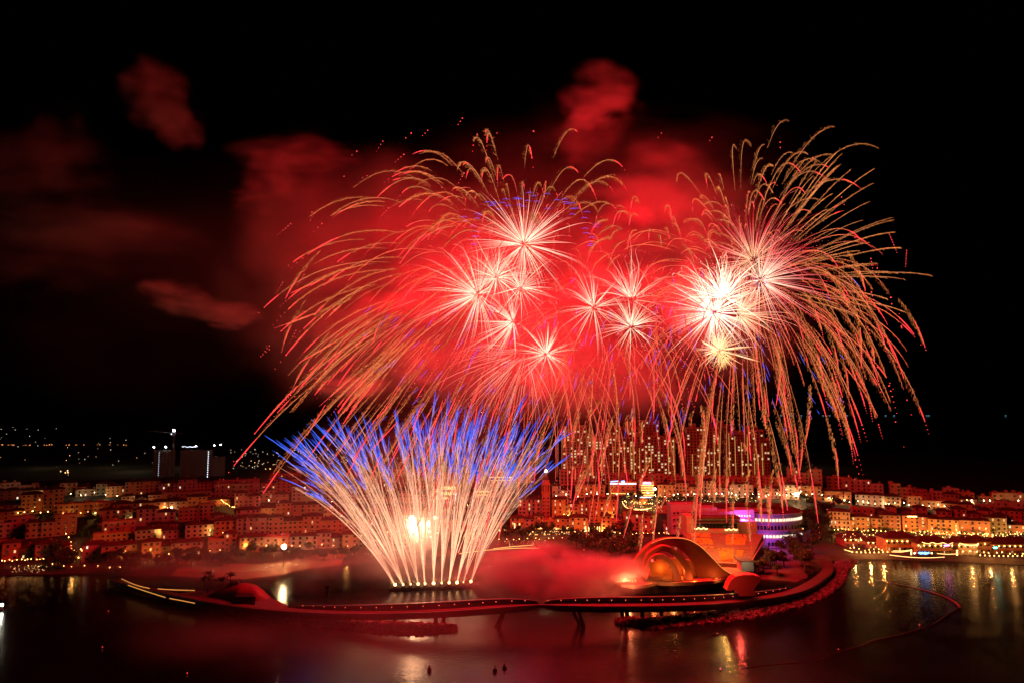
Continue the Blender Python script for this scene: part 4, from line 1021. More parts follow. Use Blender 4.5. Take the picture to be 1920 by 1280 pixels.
# violet washes on the theatre: bare point lights, no fixtures modelled
point_light('wing_flood', at(1350,985,480)+Vector((0,0,6)), (.7,.1,1), 26000, bpy.data.objects['theatre_wing'], .6)
point_light('wing_flood', at(1395,982,486)+Vector((0,0,4)), (.75,.12,1), 14000, bpy.data.objects['theatre_wing'], .6)
point_light('arcade_flood', at(1450,1018,482), (.6,.12,1), 12000, bpy.data.objects['arcaded_theatre'], .6)
# forecourt tree lights etc. and beach items
for i,(x_,y_) in enumerate(((510,1066),(524,1064),(541,1063),(556,1066),(498,1070))):
    g = on_ground(x_,y_); root = thing('beach_parasol', f'{ordinal(i)} pale parasol on the lit beach', 'parasol', g, 0, 'parasols on the beach')
    w = MB(); w.tube([(0,0,-.2),(0,0,2.4)], .05, 5); w.build('pole', M_dark, root); w = MB()
    c0 = w.vert((0,0,2.7)); rg = [w.vert((math.cos(a*.785)*1.5, math.sin(a*.785)*1.5, 2.1)) for a in range(8)]
    for k in range(8): w.face((c0, rg[k], rg[(k+1)%8]))
    w.build('canopy', M_trim, root)
# crowds of far lights: one mass each
def far_lights(name, spec, m_, seed, lab_kind='stuff'):
    r = random.Random(seed); w = MB()
    for (n,x0,x1,y0,y1,Y,s) in spec:
        for _ in range(n):
            p = at(r.uniform(x0,x1), r.uniform(y0,y1), Y*r.uniform(.98,1.02)); w.octa(p, s*r.uniform(.5,1.15))
    return tag(w.build(name, m_), kind='stuff')
far_lights('coast_road_lights', [(30,0,245,832.5,834,1860,1.3)], quiet(mat('coast_orange', (.5,.3,.1), .5, emit=(1,.35,.1), estr=1.5)), 8)
far_lights('far_town_lights', [(14,0,120,800,845,1700,.9),(10,120,270,820,870,1600,.9),(90,430,660,840,885,1300,.85),(30,400,520,865,892,1150,.7),(40,660,1000,845,880,1250,.7),(16,140,300,845,900,1200,.6),(6,210,225,902,905,1000,1.3)], quiet(mat('far_white', (.5,.5,.5), .5, emit=(1,.88,.65), estr=1.1)), 9)
far_lights('far_warm_lights', [(16,0,300,850,900,1300,.7),(12,497,520,878,884,1150,1.2),(8,110,135,880,892,1050,1.1),(60,440,660,860,892,1200,.7)], quiet(mat('far_warm', (.5,.4,.2), .5, emit=(1,.55,.2), estr=2.6)), 10)
far_lights('bay_market_lights', [(120,660,760,1035,1052,474,.28),(90,940,1030,1012,1026,500,.22),(60,20,90,1058,1072,425,.25),(40,600,640,1032,1046,470,.25),(30,262,290,1056,1060,455,.3)], quiet(mat('market_bulbs', (.5,.4,.2), .5, emit=(1,.5,.2), estr=1.6)), 12)
far_lights('street_bulb_haze', [(170,1580,1925,996,1014,505,.3),(80,985,1160,994,1002,512,.25),(60,1170,1260,935,958,565,.28),(60,1240,1430,925,942,600,.28)], M_bulbs, 13)
# fishing boats on the horizon
for i, x_ in enumerate((1464,1483,1486,1502,1543,1555,1588,1660,1676,1737,1741,1885)):
    p = at(x_, 773.4, 9000); root = thing('fishing_boat', f'tiny lit fishing boat on the right horizon, {ordinal(i)} from the left', 'boat', (p.x, 9000, 0), 0, 'fishing boats on the horizon')
    w = MB(); w.prism([Vector((-14,-3,4)),Vector((-11,-3,-1)),Vector((11,-3,-1)),Vector((15,-3,5))], Vector((0,6,0))); w.box((-4,0,6.5), (9,5,6)); w.build('hull', M_deck, root)
    w = MB(); w.tube([(-10,-2.5,p.z*.35),(10,-2.5,p.z*.35)], 3.2, 4, cap=True); w.build('deck_lamps', M_fish if i else globals().setdefault('M_fish', quiet(mat('squid_lamps', (.2,.4,.5), .5, emit=(.25,.6,.9), estr=.6))), root)
# ---------------------------------------------------------------- fireworks
fr_ = random.Random(77)
YB = 430.0; PX = YB/F
def rdir(r, up=0.0, flat=1.0):
    while 1:
        v = Vector((r.gauss(0,1), r.gauss(0,1)*flat, r.gauss(0,1)+up))
        if v.length > .1: return v.normalized()
def star_pos(d, Rm, g, t, wind=0.0, drag=1.6):
    s = (1-math.exp(-drag*t))/(1-math.exp(-drag))
    return d*Rm*s + Vector((wind*Rm*t*t, 0, -g*Rm*t*t))
WHITE = (2.2,1.5,1.05); PEACH = (1.5,.62,.34); RED = (1.5,.05,.07); DRED = (.8,.02,.03); GOLD = (.95,.27,.07); RUST = (1.0,.2,.05); DGOLD = (.36,.13,.03); PINK = (1.8,.42,.36)
BLUE = (.06,.13,1.3); VIOLET = (.22,.16,1.1)
def grad(stops, t):
    for (a,ca),(b,cb) in zip(stops, stops[1:]):
        if t <= b: return mix3(ca, cb, (t-a)/max(1e-6,b-a))
    return stops[-1][1]
class Burst:
    def __init__(s, px_, py_, label, group=None, Y=YB, name='firework_burst', cat='firework'):
        s.c = at(px_, py_, Y); s.root = thing(name, label, cat, s.c, 0, group); s.n = 0; s.rest = MB()
    def trail(s, mb, name='spark_trail', parent=None):
        s.n += 1
        if s.n <= 100 or parent: return mb.build(name, FIRE, parent or s.root, burn=True)
        o = len(s.rest.v); s.rest.v += mb.v; s.rest.c += mb.c; s.rest.m += mb.m
        s.rest.f += [tuple(i+o for i in f) for f in mb.f]
    def done(s):
        if s.rest.v: tag(s.rest.build('spark_trail', FIRE, s.root, burn=True), kind='stuff')
def dots(mb, fn, t0, t1, n, r0, c, core=None, fall=.6):
    for i in range(n):
        t = lerp(t0, t1, i/max(1,n-1)); rr = r0*(1-fall*i/n)*fr_.uniform(.75,1.15)
        mb.octa(fn(t), rr, c)
def peony(b, Rpx, n, stops, g=.18, up=0., w=.26, r0=.04, r1=(.38,1.0), dot=.5, wind=-.05, sector=None, flat=1., curl=0.):
    Rm = Rpx*PX; k = 0
    while k < n:
        d = rdir(fr_, up, flat)
        if sector and not sector(d): continue
        k += 1
        m = MB(); t1 = fr_.uniform(*r1); R2 = Rm*fr_.uniform(.7,1.15); t0 = r0*fr_.uniform(.6,2.5)
        cw = Vector((fr_.uniform(-1,1),0,fr_.uniform(-1,1)))*curl*R2
        fn = lambda t: star_pos(d, R2, g, t, wind) + cw*t*t*math.sin(t*3)
        N = 9; ts = [lerp(t0, t1, i/N) for i in range(N+1)]
        bright = fr_.uniform(.4,1.2); w_ = w*fr_.uniform(.4,1.05)
        cols = [tuple(x*bright for x in grad(stops, i/N)) for i in range(N+1)]
        rad = [w_*(.45+.55*math.sin(math.pi*min(1,.25+.75*i/N)))*(1-.5*i/N) for i in range(N+1)]
        m.tube([fn(t) for t in ts], rad, 3, cols)
        if fr_.random() < dot: dots(m, fn, t1, min(1.15,t1+fr_.uniform(.12,.3)), fr_.randint(3,7), w*1.35, mix3(PINK, stops[-1][1], .5))
        b.trail(m)
def brush(m, fn, t0, t1, L, wmax, dens, col, wind=Vector((-1,0,-.25)), hair=(1.0,2.6), r=.1):
    """a charcoal tail: hundreds of short sparks trailing off the star's path"""
    n = int(L*dens); ee = fr_.choice((.5,.7,.9,1.1))
    for _ in range(n):
        t = t0 + (t1-t0)*fr_.random()**.85; s = (t-t0)/(t1-t0)
        wd = wmax*(.25+.75*math.sin(math.pi*min(.97,s*.9+.08)))
        p = fn(t); q = fn(t+.01); tan = (q-p).normalized()
        off = fr_.random()**1.5; side = Vector((fr_.gauss(0,.35), fr_.gauss(0,.35), fr_.gauss(0,.35)))
        p = p + (wind*off*1.6 + side)*wd
        d = tan*1.0 + wind*.35 + Vector((0,0,-.25)) + side*.25
        e = ee*fr_.uniform(.5,1.5)*(1-.5*off)
        m.spark(p, d, fr_.uniform(*hair), r*fr_.uniform(.7,1.3), tuple(x*e for x in col))
def willow(b, Rpx, n, sector, g=.34, wind=-.1, t0=(.35,.55), tip=.6, col=GOLD, dens=5.0, w=1.5, tipn=True, flat=.8, t1r=(.85,1.12), Rr=(.72,1.05), drag=1.6, up=0.):
    Rm = Rpx*PX; k = 0
    while k < n:
        d = rdir(fr_, up, flat)
        if not sector(d): continue
        k += 1; R2 = Rm*fr_.uniform(*Rr); a = fr_.uniform(*t0); z = fr_.uniform(*t1r)
        fn = lambda t: star_pos(d, R2, g, t, wind, drag)
        m = MB(); L = (fn(z)-fn(a)).length; w_ = w*fr_.uniform(.35,1.1)
        brush(m, fn, a, z, L, w_, dens*fr_.uniform(.35,.75), col, r=.085)
        # a thin burning spine
        N = 10; ts = [lerp(a,z,i/N) for i in range(N+1)]; e = fr_.uniform(.6,1.1)
        m.tube([fn(t) for t in ts], [.02+.11*math.sin(math.pi*i/N) for i in range(N+1)], 3, [tuple(x*e for x in mix3(col,PEACH,.25))]*(N+1))
        tr = m
        b.trail(tr, 'gold_trail')
        if fr_.random() < tip:
            s = MB(); z0 = lerp(a,z,fr_.uniform(.72,.95)); z1 = z+fr_.uniform(.0,.08); N = 7
            if fr_.random() < .8:
                ts = [lerp(z0,z1,i/N) for i in range(N+1)]
                s.tube([fn(t) for t in ts], [.1+.2*math.sin(math.pi*(.15+.8*i/N)) for i in range(N+1)], 4, [mix3(RED,(1.9,.09,.08),math.sin(math.pi*i/N)*.6) for i in range(N+1)])
            if tipn: dots(s, fn, z1, z1+fr_.uniform(.04,.12), fr_.randint(2,6), .34, (2,.12,.12))
            b.trail(s, 'red_tip')
ang = lambda d: math.degrees(math.atan2(d.z, d.x))
WST = [(0,WHITE),(.45,(2,1.1,.8)),(.8,PINK),(1,(1.6,.12,.12))]
RST = [(0,(2,1.1,.8)),(.3,PINK),(.7,(1.7,.16,.14)),(1,RED)]
GR = 'bursting shells of the display'
b = Burst(982,458,'red and white dandelion burst, uppermost of the left cluster'); peony(b,128,162,WST,g=.12,up=.35,w=.19); b.done()
b = Burst(930,520,'dense tangled white-gold burst inside the left cluster'); peony(b,88,108,[(0,WHITE),(1,(1.9,.8,.45))],g=.15,up=.3,w=.18,curl=.2,dot=.2); b.done()
b = Burst(897,552,'wide white needle burst reaching far to the left'); peony(b,128,141,WST,g=.13,w=.18,wind=-.12,dot=.9,sector=lambda d: d.x < .55); b.done()
b = Burst(975,540,'small white sparkling burst between the big left ones'); peony(b,92,74,WST,g=.15,up=.2,w=.18,dot=.7,curl=.15); b.done()
b = Burst(962,603,'white burst sweeping left below the tangled burst'); peony(b,88,94,WST,g=.1,wind=-.2,w=.19,curl=.2,sector=lambda d: d.x < .3); b.done()
b = Burst(1024,664,'small palm burst of white arms lowest in the left cluster'); peony(b,72,64,[(0,WHITE),(.6,(2,.9,.6)),(1,PINK)],g=.12,up=.6,w=.26,dot=.2); b.done()
b = Burst(986,662,'long pink trails raking down and left from a dim centre'); peony(b,170,81,[(0,(1.8,.7,.5)),(.6,PINK),(1,RED)],g=.3,w=.16,wind=-.12,dot=.8,r0=.12,sector=lambda d: d.z < .25 and d.x < .45); b.done()
b = Burst(1113,576,'white palm burst in the middle, between the two clusters'); peony(b,92,70,WST,g=.16,up=.45,w=.18,dot=.9); b.done()
b = Burst(1183,613,'bright white palm burst right of the middle'); peony(b,86,83,[(0,WHITE),(.6,(2,.9,.6)),(1,PINK)],g=.16,up=.65,w=.24,dot=.5); b.done()
b = Burst(1185,562,'tall spray of curling pink beaded stars above the palm burst'); peony(b,112,54,WST,g=.15,up=1.1,w=.18,dot=1.,curl=.5); b.done()
b = Burst(1338,586,'huge white burst glowing brightest of all, on the right'); peony(b,118,175,[(0,(3,2.4,1.8)),(.5,(2.2,1.4,1)),(1,PINK)],g=.12,w=.22,dot=.6); b.done()
b = Burst(1356,560,'white plume of curling stars rising from the brightest burst'); peony(b,102,108,[(0,(3,2.6,2)),(.6,(2.6,1.9,1.2)),(1,(2,.9,.6))],g=.14,up=1.3,w=.28,dot=.6,curl=.45); b.done()
b = Burst(1385,590,'fan of orange-white beaded sparks blown to the right'); peony(b,92,121,[(0,(2.4,1.3,.7)),(1,(2,.5,.3))],g=.15,up=.3,w=.18,dot=.8,wind=.1,sector=lambda d: d.x > -.1); b.done()
b = Burst(1350,656,'small golden brush burst under the brightest burst'); peony(b,62,94,[(0,(2.6,1.6,.7)),(.6,(2.4,1.3,.7)),(1,(1.5,.5,.15))],g=.05,up=.7,w=.3,dot=0,wind=.25); b.done()
b = Burst(1357,671,'tiny golden spark ball lowest of the right cluster'); peony(b,30,81,[(0,(2,1.1,.4)),(1,(1,.35,.06))],g=.05,w=.16,dot=0); b.done()
b = Burst(1425,525,'white-hearted burst throwing long red needles to the right'); peony(b,150,162,[(0,WHITE),(.35,PINK),(.7,RED),(1,DRED)],g=.12,up=.15,w=.18,dot=.6,wind=.1,sector=lambda d: d.x > -.35); b.done()
b = Burst(1413,488,'red needle burst with a golden centre at the upper right'); peony(b,150,135,[(0,(2.2,1.2,.6)),(.25,PINK),(.6,RED),(1,DRED)],g=.12,up=.3,w=.16,dot=.7,wind=.06); b.done()
# beaded red rings around the left cluster
b = Burst(905,560,'loose outer shell of pink beads around the left cluster')
for _ in range(100):
    d = rdir(fr_, 0, .5); m = MB(); R2 = fr_.uniform(110,190)*PX; fn = lambda t: star_pos(d,R2,.25,t,-.2); a = fr_.uniform(.6,.9)
    dots(m, fn, a, a+fr_.uniform(.1,.35), fr_.randint(4,9), .26, (1.9,.35,.3)); b.trail(m,'bead_row')
b.done()
b = Burst(1230,600,'loose outer shell of pink beads between the clusters')
for _ in range(80):
    d = rdir(fr_, 0, .5); m = MB(); R2 = fr_.uniform(60,170)*PX; fn = lambda t: star_pos(d,R2,.25,t,0); a = fr_.uniform(.6,.9)
    dots(m, fn, a, a+fr_.uniform(.1,.3), fr_.randint(4,9), .24, (1.9,.3,.28)); b.trail(m,'bead_row')
b.done()

# gold willows
b = Burst(950,545,'giant gold willow shell arching over the left half with red tips'); 
willow(b,410,76,lambda d: 100 < ang(d) < 215-0 or ang(d) < -150, g=.36, col=RUST, wind=-.14, t0=(.38,.62), tip=.75, w=1.7); b.done()
b = Burst(975,520,'upright gold willow trails curling over above the dandelion burst'); 
willow(b,372,40,lambda d: 48 < ang(d) < 135, g=.32, wind=.02, t0=(.3,.5), tip=.8, w=1.9, dens=7); b.done()
b = Burst(930,580,'gold willow trails raining down left above the blue comets'); 
willow(b,300,56,lambda d: ang(d) < -95 or ang(d) > 165, g=.5, col=RUST, wind=-.22, t0=(.45,.65), tip=.45, w=1.6, dens=4.5); b.done()
b = Burst(1110,600,'tangled gold willow trails falling in the middle over the town'); 
willow(b,230,17,lambda d: ang(d) < 10 and ang(d) > -170, g=.75, col=RUST, wind=-.12, t0=(.35,.6), tip=.35, w=1.7, dens=4.5); b.done()
b = Burst(1230,480,'thin gold willow arcs between the two clusters, leaning over'); 
willow(b,190,34,lambda d: 15 < ang(d) < 165, g=.4, wind=.0, t0=(.4,.6), tip=.5, w=1.5, dens=4.5); b.done()
b = Burst(1400,540,'gold willow shell with straight rays to the upper right');
willow(b,305,60,lambda d: -10 < ang(d) < 80, g=.09, wind=.02, t0=(.2,.45), tip=.08, w=.9, dens=4.5, t1r=(.8,1.0)); b.done()
b = Burst(1395,500,'upright gold trails above the right cluster with curled red ends');
willow(b,362,34,lambda d: 62 < ang(d) < 112, g=.3, wind=.06, t0=(.3,.5), tip=.5, w=1.5, dens=5); b.done()
b = Burst(1400,530,'gold willow shell falling to the right and down with red tips');
willow(b,268,60,lambda d: -70 < ang(d) < 35, g=.6, wind=.0, col=RUST, t0=(.35,.55), tip=.7, w=1.7, dens=5); b.done()
b = Burst(1370,620,'gold willow trails hanging straight down in front of the tower blocks');
willow(b,215,14,lambda d: -125 < ang(d) < -50, g=.75, wind=.0, col=RUST, t0=(.25,.5), tip=.55, w=1.7, dens=4.5); b.done()
b = Burst(980,560,'veil of fine dark red streaks filling the left and middle of the display')
willow(b,360,170,lambda d: True, g=.4, wind=-.1, t0=(.35,.7), tip=.3, col=(1.3,.1,.05), w=.7, dens=3, Rr=(.4,1.0)); b.done()
b = Burst(1150,600,'veil of fine red streaks falling between the two clusters')
willow(b,285,100,lambda d: ang(d) < 60 or ang(d) > 120, g=.4, wind=-.1, t0=(.3,.7), tip=.35, col=(1.3,.1,.05), w=.7, dens=3, Rr=(.4,1.0)); b.done()
b = Burst(1390,530,'veil of fine orange red streaks around the right cluster')
willow(b,270,150,lambda d: True, g=.3, wind=.0, t0=(.3,.6), tip=.4, col=(1.4,.16,.06), w=.7, dens=3, Rr=(.5,1.05)); b.done()
# outliers
def stroke(b, x0,y0,x1,y1, bend=4, gold=True, red=(.55,1.), bead=.75, Y=YB, w=.3, name='falling_star'):
    a, z = at(x0,y0,Y)-b.c, at(x1,y1,Y)-b.c
    fn = lambda t: a.lerp(z,t) + Vector((bend*PX*math.sin(math.pi*min(1,t)),0,bend*PX*.6*math.sin(math.pi*min(1,t))))
    m = MB(); L = (z-a).length
    if gold: brush(m, fn, 0, .8, L, 1.2, 4.5, GOLD)
    N = 8; ts = [lerp(red[0],min(red[1],bead),i/N) for i in range(N+1)]
    m.tube([fn(t) for t in ts], [.08+w*.75*math.sin(math.pi*(.1+.8*i/N)) for i in range(N+1)], 4, [mix3(RED,(1.9,.1,.08),math.sin(math.pi*i/N)*.7) for i in range(N+1)])
    if bead < red[1]: dots(m, fn, bead, red[1], max(2,int(L*(red[1]-bead)/1.1)), w*1.25, (2.2,.16,.14))
    b.trail(m, name)
b = Burst(1690,590,'lone gold and red streak falling farthest to the right'); stroke(b,1686,560,1740,668,6,True,(.4,.9),.85); b.done()
b = Burst(1600,430,'scattered short red bead rows on the outer right edge')
for x,y,dx,dy in ((1633,485,3,18),(1645,503,2,12),(1634,548,4,14),(1670,558,2,12),(1657,638,3,20),(1690,612,1,3),(1645,688,2,12),(1675,676,2,9),(1630,755,6,34),(1463,267,0,10),(1524,296,0,4),(1536,342,1,8),(1578,370,5,14),(1600,436,3,10),(1700,470,-2,30),(1568,740,2,16),(1478,740,-3,18),(1565,700,1,6),(1668,440,14,34)):
    m = MB(); fn = lambda t: at(x+dx*t,y+dy*t,YB)-b.c; dots(m, fn, 0, 1, max(2,int(math.hypot(dx,dy)/4.2)), .42, (2.2,.14,.14), fall=.4); b.trail(m,'bead_row')
b.done()
b = Burst(760,280,'scattered short red bead rows along the upper left edge')
for x,y,dx,dy in ((757,290,-16,14),(718,265,-12,19),(771,250,-10,9),(802,245,-10,10),(867,222,-8,12),(932,250,-6,8),(895,252,-5,7),(669,284,-9,7),(645,331,-10,8),(688,330,-8,4),(870,325,-10,18),(828,352,-6,10),(728,390,-16,20),(590,400,-8,14),(545,420,-24,20),(585,398,-3,14),(642,492,-6,6),(570,515,-12,20),(530,530,-12,20),(505,648,-16,20),(555,620,-12,22),(575,520,-18,14),(1240,250,-6,8),(1335,258,-4,6),(1000,246,1,1),(505,655,-12,10),(700,680,-6,12),(545,740,-20,22),(567,715,-22,22)):
    m = MB(); fn = lambda t: at(x+dx*t,y+dy*t,YB)-b.c; dots(m, fn, 0, 1, max(2,int(math.hypot(dx,dy)/4.6)), .38, (2.2,.16,.15), fall=.5); b.trail(m,'bead_row')
b.done()
b = Burst(600,600,'long red streaks curving down on the far left of the display')
for s_ in ((640,505,545,550),(660,560,515,615),(575,560,528,660),(700,600,560,680),(620,620,545,735),(640,640,560,730),(720,660,600,760),(600,470,535,560),(740,560,700,640),(650,680,590,740),(760,640,640,760),(680,540,610,600),(700,700,650,770)): stroke(b,*s_,bend=-8,red=(.45,1.),bead=fr_.choice((.8,1.,1.)))
b.done()
# red stars falling in front of the town and stage
b = Burst(1250,900,'red falling stars with beaded ends in front of the tower blocks and stage')
for s_ in ((1190,925,1166,1016),(1206,960,1199,1054),(1236,920,1223,1034),(1277,965,1262,1062),(1303,930,1303,1076),(1376,900,1373,1047),(1402,918,1410,1037),(1422,892,1429,1003),(1343,880,1342,950),(1312,880,1314,905),(1152,905,1126,982),(1112,860,1076,945),(1098,880,1080,930),(1115,820,1114,912),(1078,868,1078,908),(1222,860,1196,918),(1262,900,1232,965),(1366,855,1362,952),(1322,850,1310,945),(1150,780,1120,900),(1186,765,1192,830),(1205,790,1204,835),(1110,800,1122,855),(1178,775,1180,820),(1245,770,1253,822),(1315,760,1322,815),(1375,760,1372,820),(1430,760,1437,812),(1300,770,1297,800),(1395,830,1398,850),(1450,880,1440,1000),(1335,900,1332,940),(1090,770,1072,830),(1130,745,1100,790),(1000,840,985,930),(1022,800,1005,880),(975,860,968,935),(1060,800,1055,850),(1435,905,1452,980),(1407,880,1400,940),(1352,905,1350,925)):
    stroke(b,*s_,bend=fr_.uniform(-3,3),red=(fr_.uniform(.2,.5),1.),bead=fr_.choice((.6,.75,.9)),Y=405,w=.18)
b.done()
b = Burst(800,800,'red falling stars crossing the blue tips of the comet fan')
for s_ in ((790,760,765,830),(735,755,700,790),(745,790,690,850),(940,740,915,800),(895,760,888,805),(830,750,805,830),(768,850,736,915),(672,850,645,900),(712,855,696,895),(802,870,782,912),(825,890,805,960),(848,900,832,965),(905,860,890,930),(965,760,940,830),(700,720,655,775),(930,870,920,900),(858,790,845,860),(955,800,935,900),(610,758,567,830)):
    stroke(b,*s_,bend=0,gold=False,red=(0,1.),bead=fr_.choice((.5,.8,1.)),Y=372,w=.2)
b.done()
b = Burst(1500,760,'long red tips of the willow falling behind the hillside on the right')
for s_ in ((1475,740,1497,880),(1520,720,1505,850),(1455,790,1484,890),(1530,690,1580,815),(1560,700,1600,868),(1500,780,1497,900),(1550,780,1573,920),(1440,800,1470,990),(1570,640,1592,760),(1460,640,1455,760),(1420,680,1436,800),(1545,600,1575,720),(1600,560,1615,690),(1510,620,1545,720),(1620,620,1640,690),(1505,540,1545,640),(1560,520,1592,585),(1590,470,1625,560)): stroke(b,*s_,bend=6,red=(.45,1.),bead=fr_.choice((.75,.85,1.)),Y=425)
b.done()
# short blue stars
b = Burst(1300,650,'short blue and violet dashes falling on the right of the display')
for _ in range(100):
    x = fr_.gauss(1370,90); y = fr_.uniform(500,800); dx = (x-1350)*.06+fr_.uniform(-2,4); m = MB(); L = fr_.uniform(8,26)
    p, q = at(x,y,YB)-b.c, at(x+dx*L/16,y+L,YB)-b.c; m.tube([p, p.lerp(q,.5), q], [.03,.15,.03], 3, [VIOLET,BLUE,VIOLET]); b.trail(m,'blue_dash')
b.done()
b = Burst(850,620,'short blue and violet dashes falling on the left and middle of the display')
for _ in range(100):
    x = fr_.uniform(690,1290); y = fr_.uniform(570,800); dx = -(1250-x)*.03-fr_.uniform(0,6); m = MB(); L = fr_.uniform(10,30)
    p, q = at(x,y,YB)-b.c, at(x+dx,y+L,YB)-b.c; m.tube([p, p.lerp(q,.5), q], [.03,.14,.03], 3, [VIOLET,BLUE,VIOLET]); b.trail(m,'blue_dash')
b.done()
b = Burst(1010,390,'small blue arcs in a ring around the top dandelion burst')
for _ in range(46):
    a = fr_.uniform(-.3,3.3); rr = fr_.uniform(75,110); x = 990+math.cos(a)*rr*1.25; y = 450-math.sin(a)*rr*.8; m = MB()
    pts = [at(x-7+3.5*i, y-2.2*math.sin(i*.8), YB)-b.c for i in range(5)]; m.tube(pts, [.02,.12,.15,.12,.02], 3, [BLUE]*5); b.trail(m,'blue_arc')
b.done()

# ---- the comet fan from the barge: one mine per mortar rack
def mine(i, x0, y0, lean, n, lo, hi, spread):
    base = G(x0, y0, 1.8); root = thing('comet_fan', f'{ordinal(i)} jet of peach comets with blue tips from the left end of the barge', 'firework', base, 0, 'comet jets rising from the barge'); cnt = 0
    for k in range(n):
        s = fr_.gauss(0,1)*spread; th = R(lean + s); dep = R(fr_.gauss(0,6))
        Hh = fr_.uniform(lo,hi)*(1-.0032*abs(lean+s))*base.y/F
        th0 = R(lean*.9 + s*.25); d = Vector((math.sin(th0), math.sin(dep)*.4, math.cos(th0))); dv = Vector((math.sin(th)-math.sin(th0), math.sin(dep)*.6, math.cos(th)-math.cos(th0)))
        L = Hh/max(.55, math.cos(th))*1.05
        bend = fr_.uniform(.02,.09)*(1 if th > 0 else -1)
        t0 = fr_.uniform(0,.25) if k > 4 else 0
        fn = lambda t: d*L*(t**.92) + dv*L*t**1.45 + Vector((bend*L*t*t*(.5+abs(th)), 0, -.07*L*t**2.5 - .12*L*abs(math.sin(th))*t**2.5))
        end = fr_.uniform(.72,.84); N = 12; ts = [lerp(t0,end,j/N) for j in range(N+1)]; e = fr_.uniform(.2,1.1)
        m = MB(); r0 = .24 if k < 5 else fr_.uniform(.06,.12)
        cols = [tuple(x*e*lerp(1.5,.75,t/end) for x in mix3((2.2,1.0,.55),(1.5,.62,.38),t/end)) for t in ts]
        m.tube([fn(t) for t in ts], [r0*lerp(1.25,.5,j/N) for j in range(N+1)], 3, cols)
        # glittering hairs along the comet
        for _ in range(16):
            t = fr_.uniform(max(.15,t0),end); p = fn(t); q = fn(t+.02); o = Vector((fr_.gauss(0,.35),fr_.gauss(0,.35),fr_.gauss(0,.3)))*(.3+t*1.5)
            m.spark(p+o, (q-p), fr_.uniform(2,6), .07, tuple(x*fr_.uniform(.4,1) for x in (1.6,.7,.38)))
        tr = m.build('comet', FIRE, root, burn=True)
        m = MB(); hairs = fr_.choice((0,0,1,2,3,4)); tip_l = fr_.uniform(.12,.26)
        for h in range(hairs):
            off = Vector((fr_.gauss(0,1.0),fr_.gauss(0,.8),fr_.gauss(0,.6))); z0 = end-fr_.uniform(0,.1); z1 = z0+tip_l*fr_.uniform(.6,1); M_ = 5
            pts = [fn(lerp(z0,z1,j/M_)) + off*(j/M_)**1.4*1.5 for j in range(M_+1)]
            bc = mix3((.03,.06,.7),(.06,.2,1.25),fr_.random())
            m.tube(pts, [.05+.24*math.sin(math.pi*j/M_)*.9 if j < M_ else .01 for j in range(M_+1)], 3, [mix3((.9,.5,.9),bc,min(1,j/2.2)) for j in range(M_+1)])
        if m.v: m.build('blue_tip', FIRE, tr, burn=True)
    m = MB(); m.sphere((0,0,.4), (.8,.5,.4,.75,.6,.9,.45,.7,.85,.35,.8)[i], 8, 5); m.c = [(14,6,1.8)]*len(m.v); m.build('muzzle_flash', FIRE, root, burn=True)
    if i % 3 == 1: point_light('comet_glow', base+Vector((base.x*0+math.sin(R(lean))*26,-2,26)), (1,.36,.2), 150000, root, 3)
    for _ in range(26):
        m2 = MB(); d2 = Vector((fr_.gauss(math.sin(R(lean)),.35), fr_.gauss(0,.3), fr_.uniform(.3,1))).normalized(); a2 = fr_.uniform(.5,3); L2 = fr_.uniform(1,5)
        m2.tube([d2*a2, d2*(a2+L2)+Vector((0,0,-L2*.12))], [.06,.01], 3, [(1.6,.7,.3),(.8,.25,.08)]); m2.build('ground_spark', FIRE, root, burn=True) if cnt < 12 else None; cnt += 1
    point_light('muzzle_glow', base+Vector((0,-1.5,3)), (1,.4,.16), 38000, root, 1)
LEAN = [-32,-25,-18,-12,-6,0,4,9,13,16,20]
for i, (x0,y0) in enumerate(LAUNCH):
    mine(i, x0, y0-2, LEAN[i], (38,44,30,20,30,48,28,42,26,34,46)[i], 245, 378, (5,7.5,5.5,5,4.5,6,4.5,5,5,6,6.5)[i])
# white flash low in the fan
b = Burst(778,986,'blinding white flash shell low behind the comet fan', Y=415)
m = MB(); m.sphere((0,0,0), 3.0, 10, 7, 0, 1.5); m.sphere((-2,0,5), 1.6, 8, 5); m.sphere((1,0,-3), 2.0, 8, 5); m.sphere((4,0,1.5), 1.4, 8, 5); m.c = [(4,3.6,2.8)]*len(m.v); b.trail(m,'flash_core')
for k in range(60):
    m = MB(); d = rdir(fr_); a = fr_.uniform(1,4); m.tube([d*a, d*(a+fr_.uniform(1.5,5))], [.25,.03], 3, [(3,2.4,1.6)]*2); b.trail(m,'flash_spark')
b.done()
b = Burst(808,986,'two smaller white flashes right of the blinding flash', Y=415)
for (dx,dz,s) in ((-1,1.5,1.9),(2,5,1.1),(-1,-3,.8),(4,5,1.0),(-5,-8,.6),(0,-6,.6)):
    m = MB(); m.sphere((dx,0,dz), s, 8, 5); m.c = [(3.5,2.8,2)]*len(m.v); b.trail(m,'flash_core')
b.done()

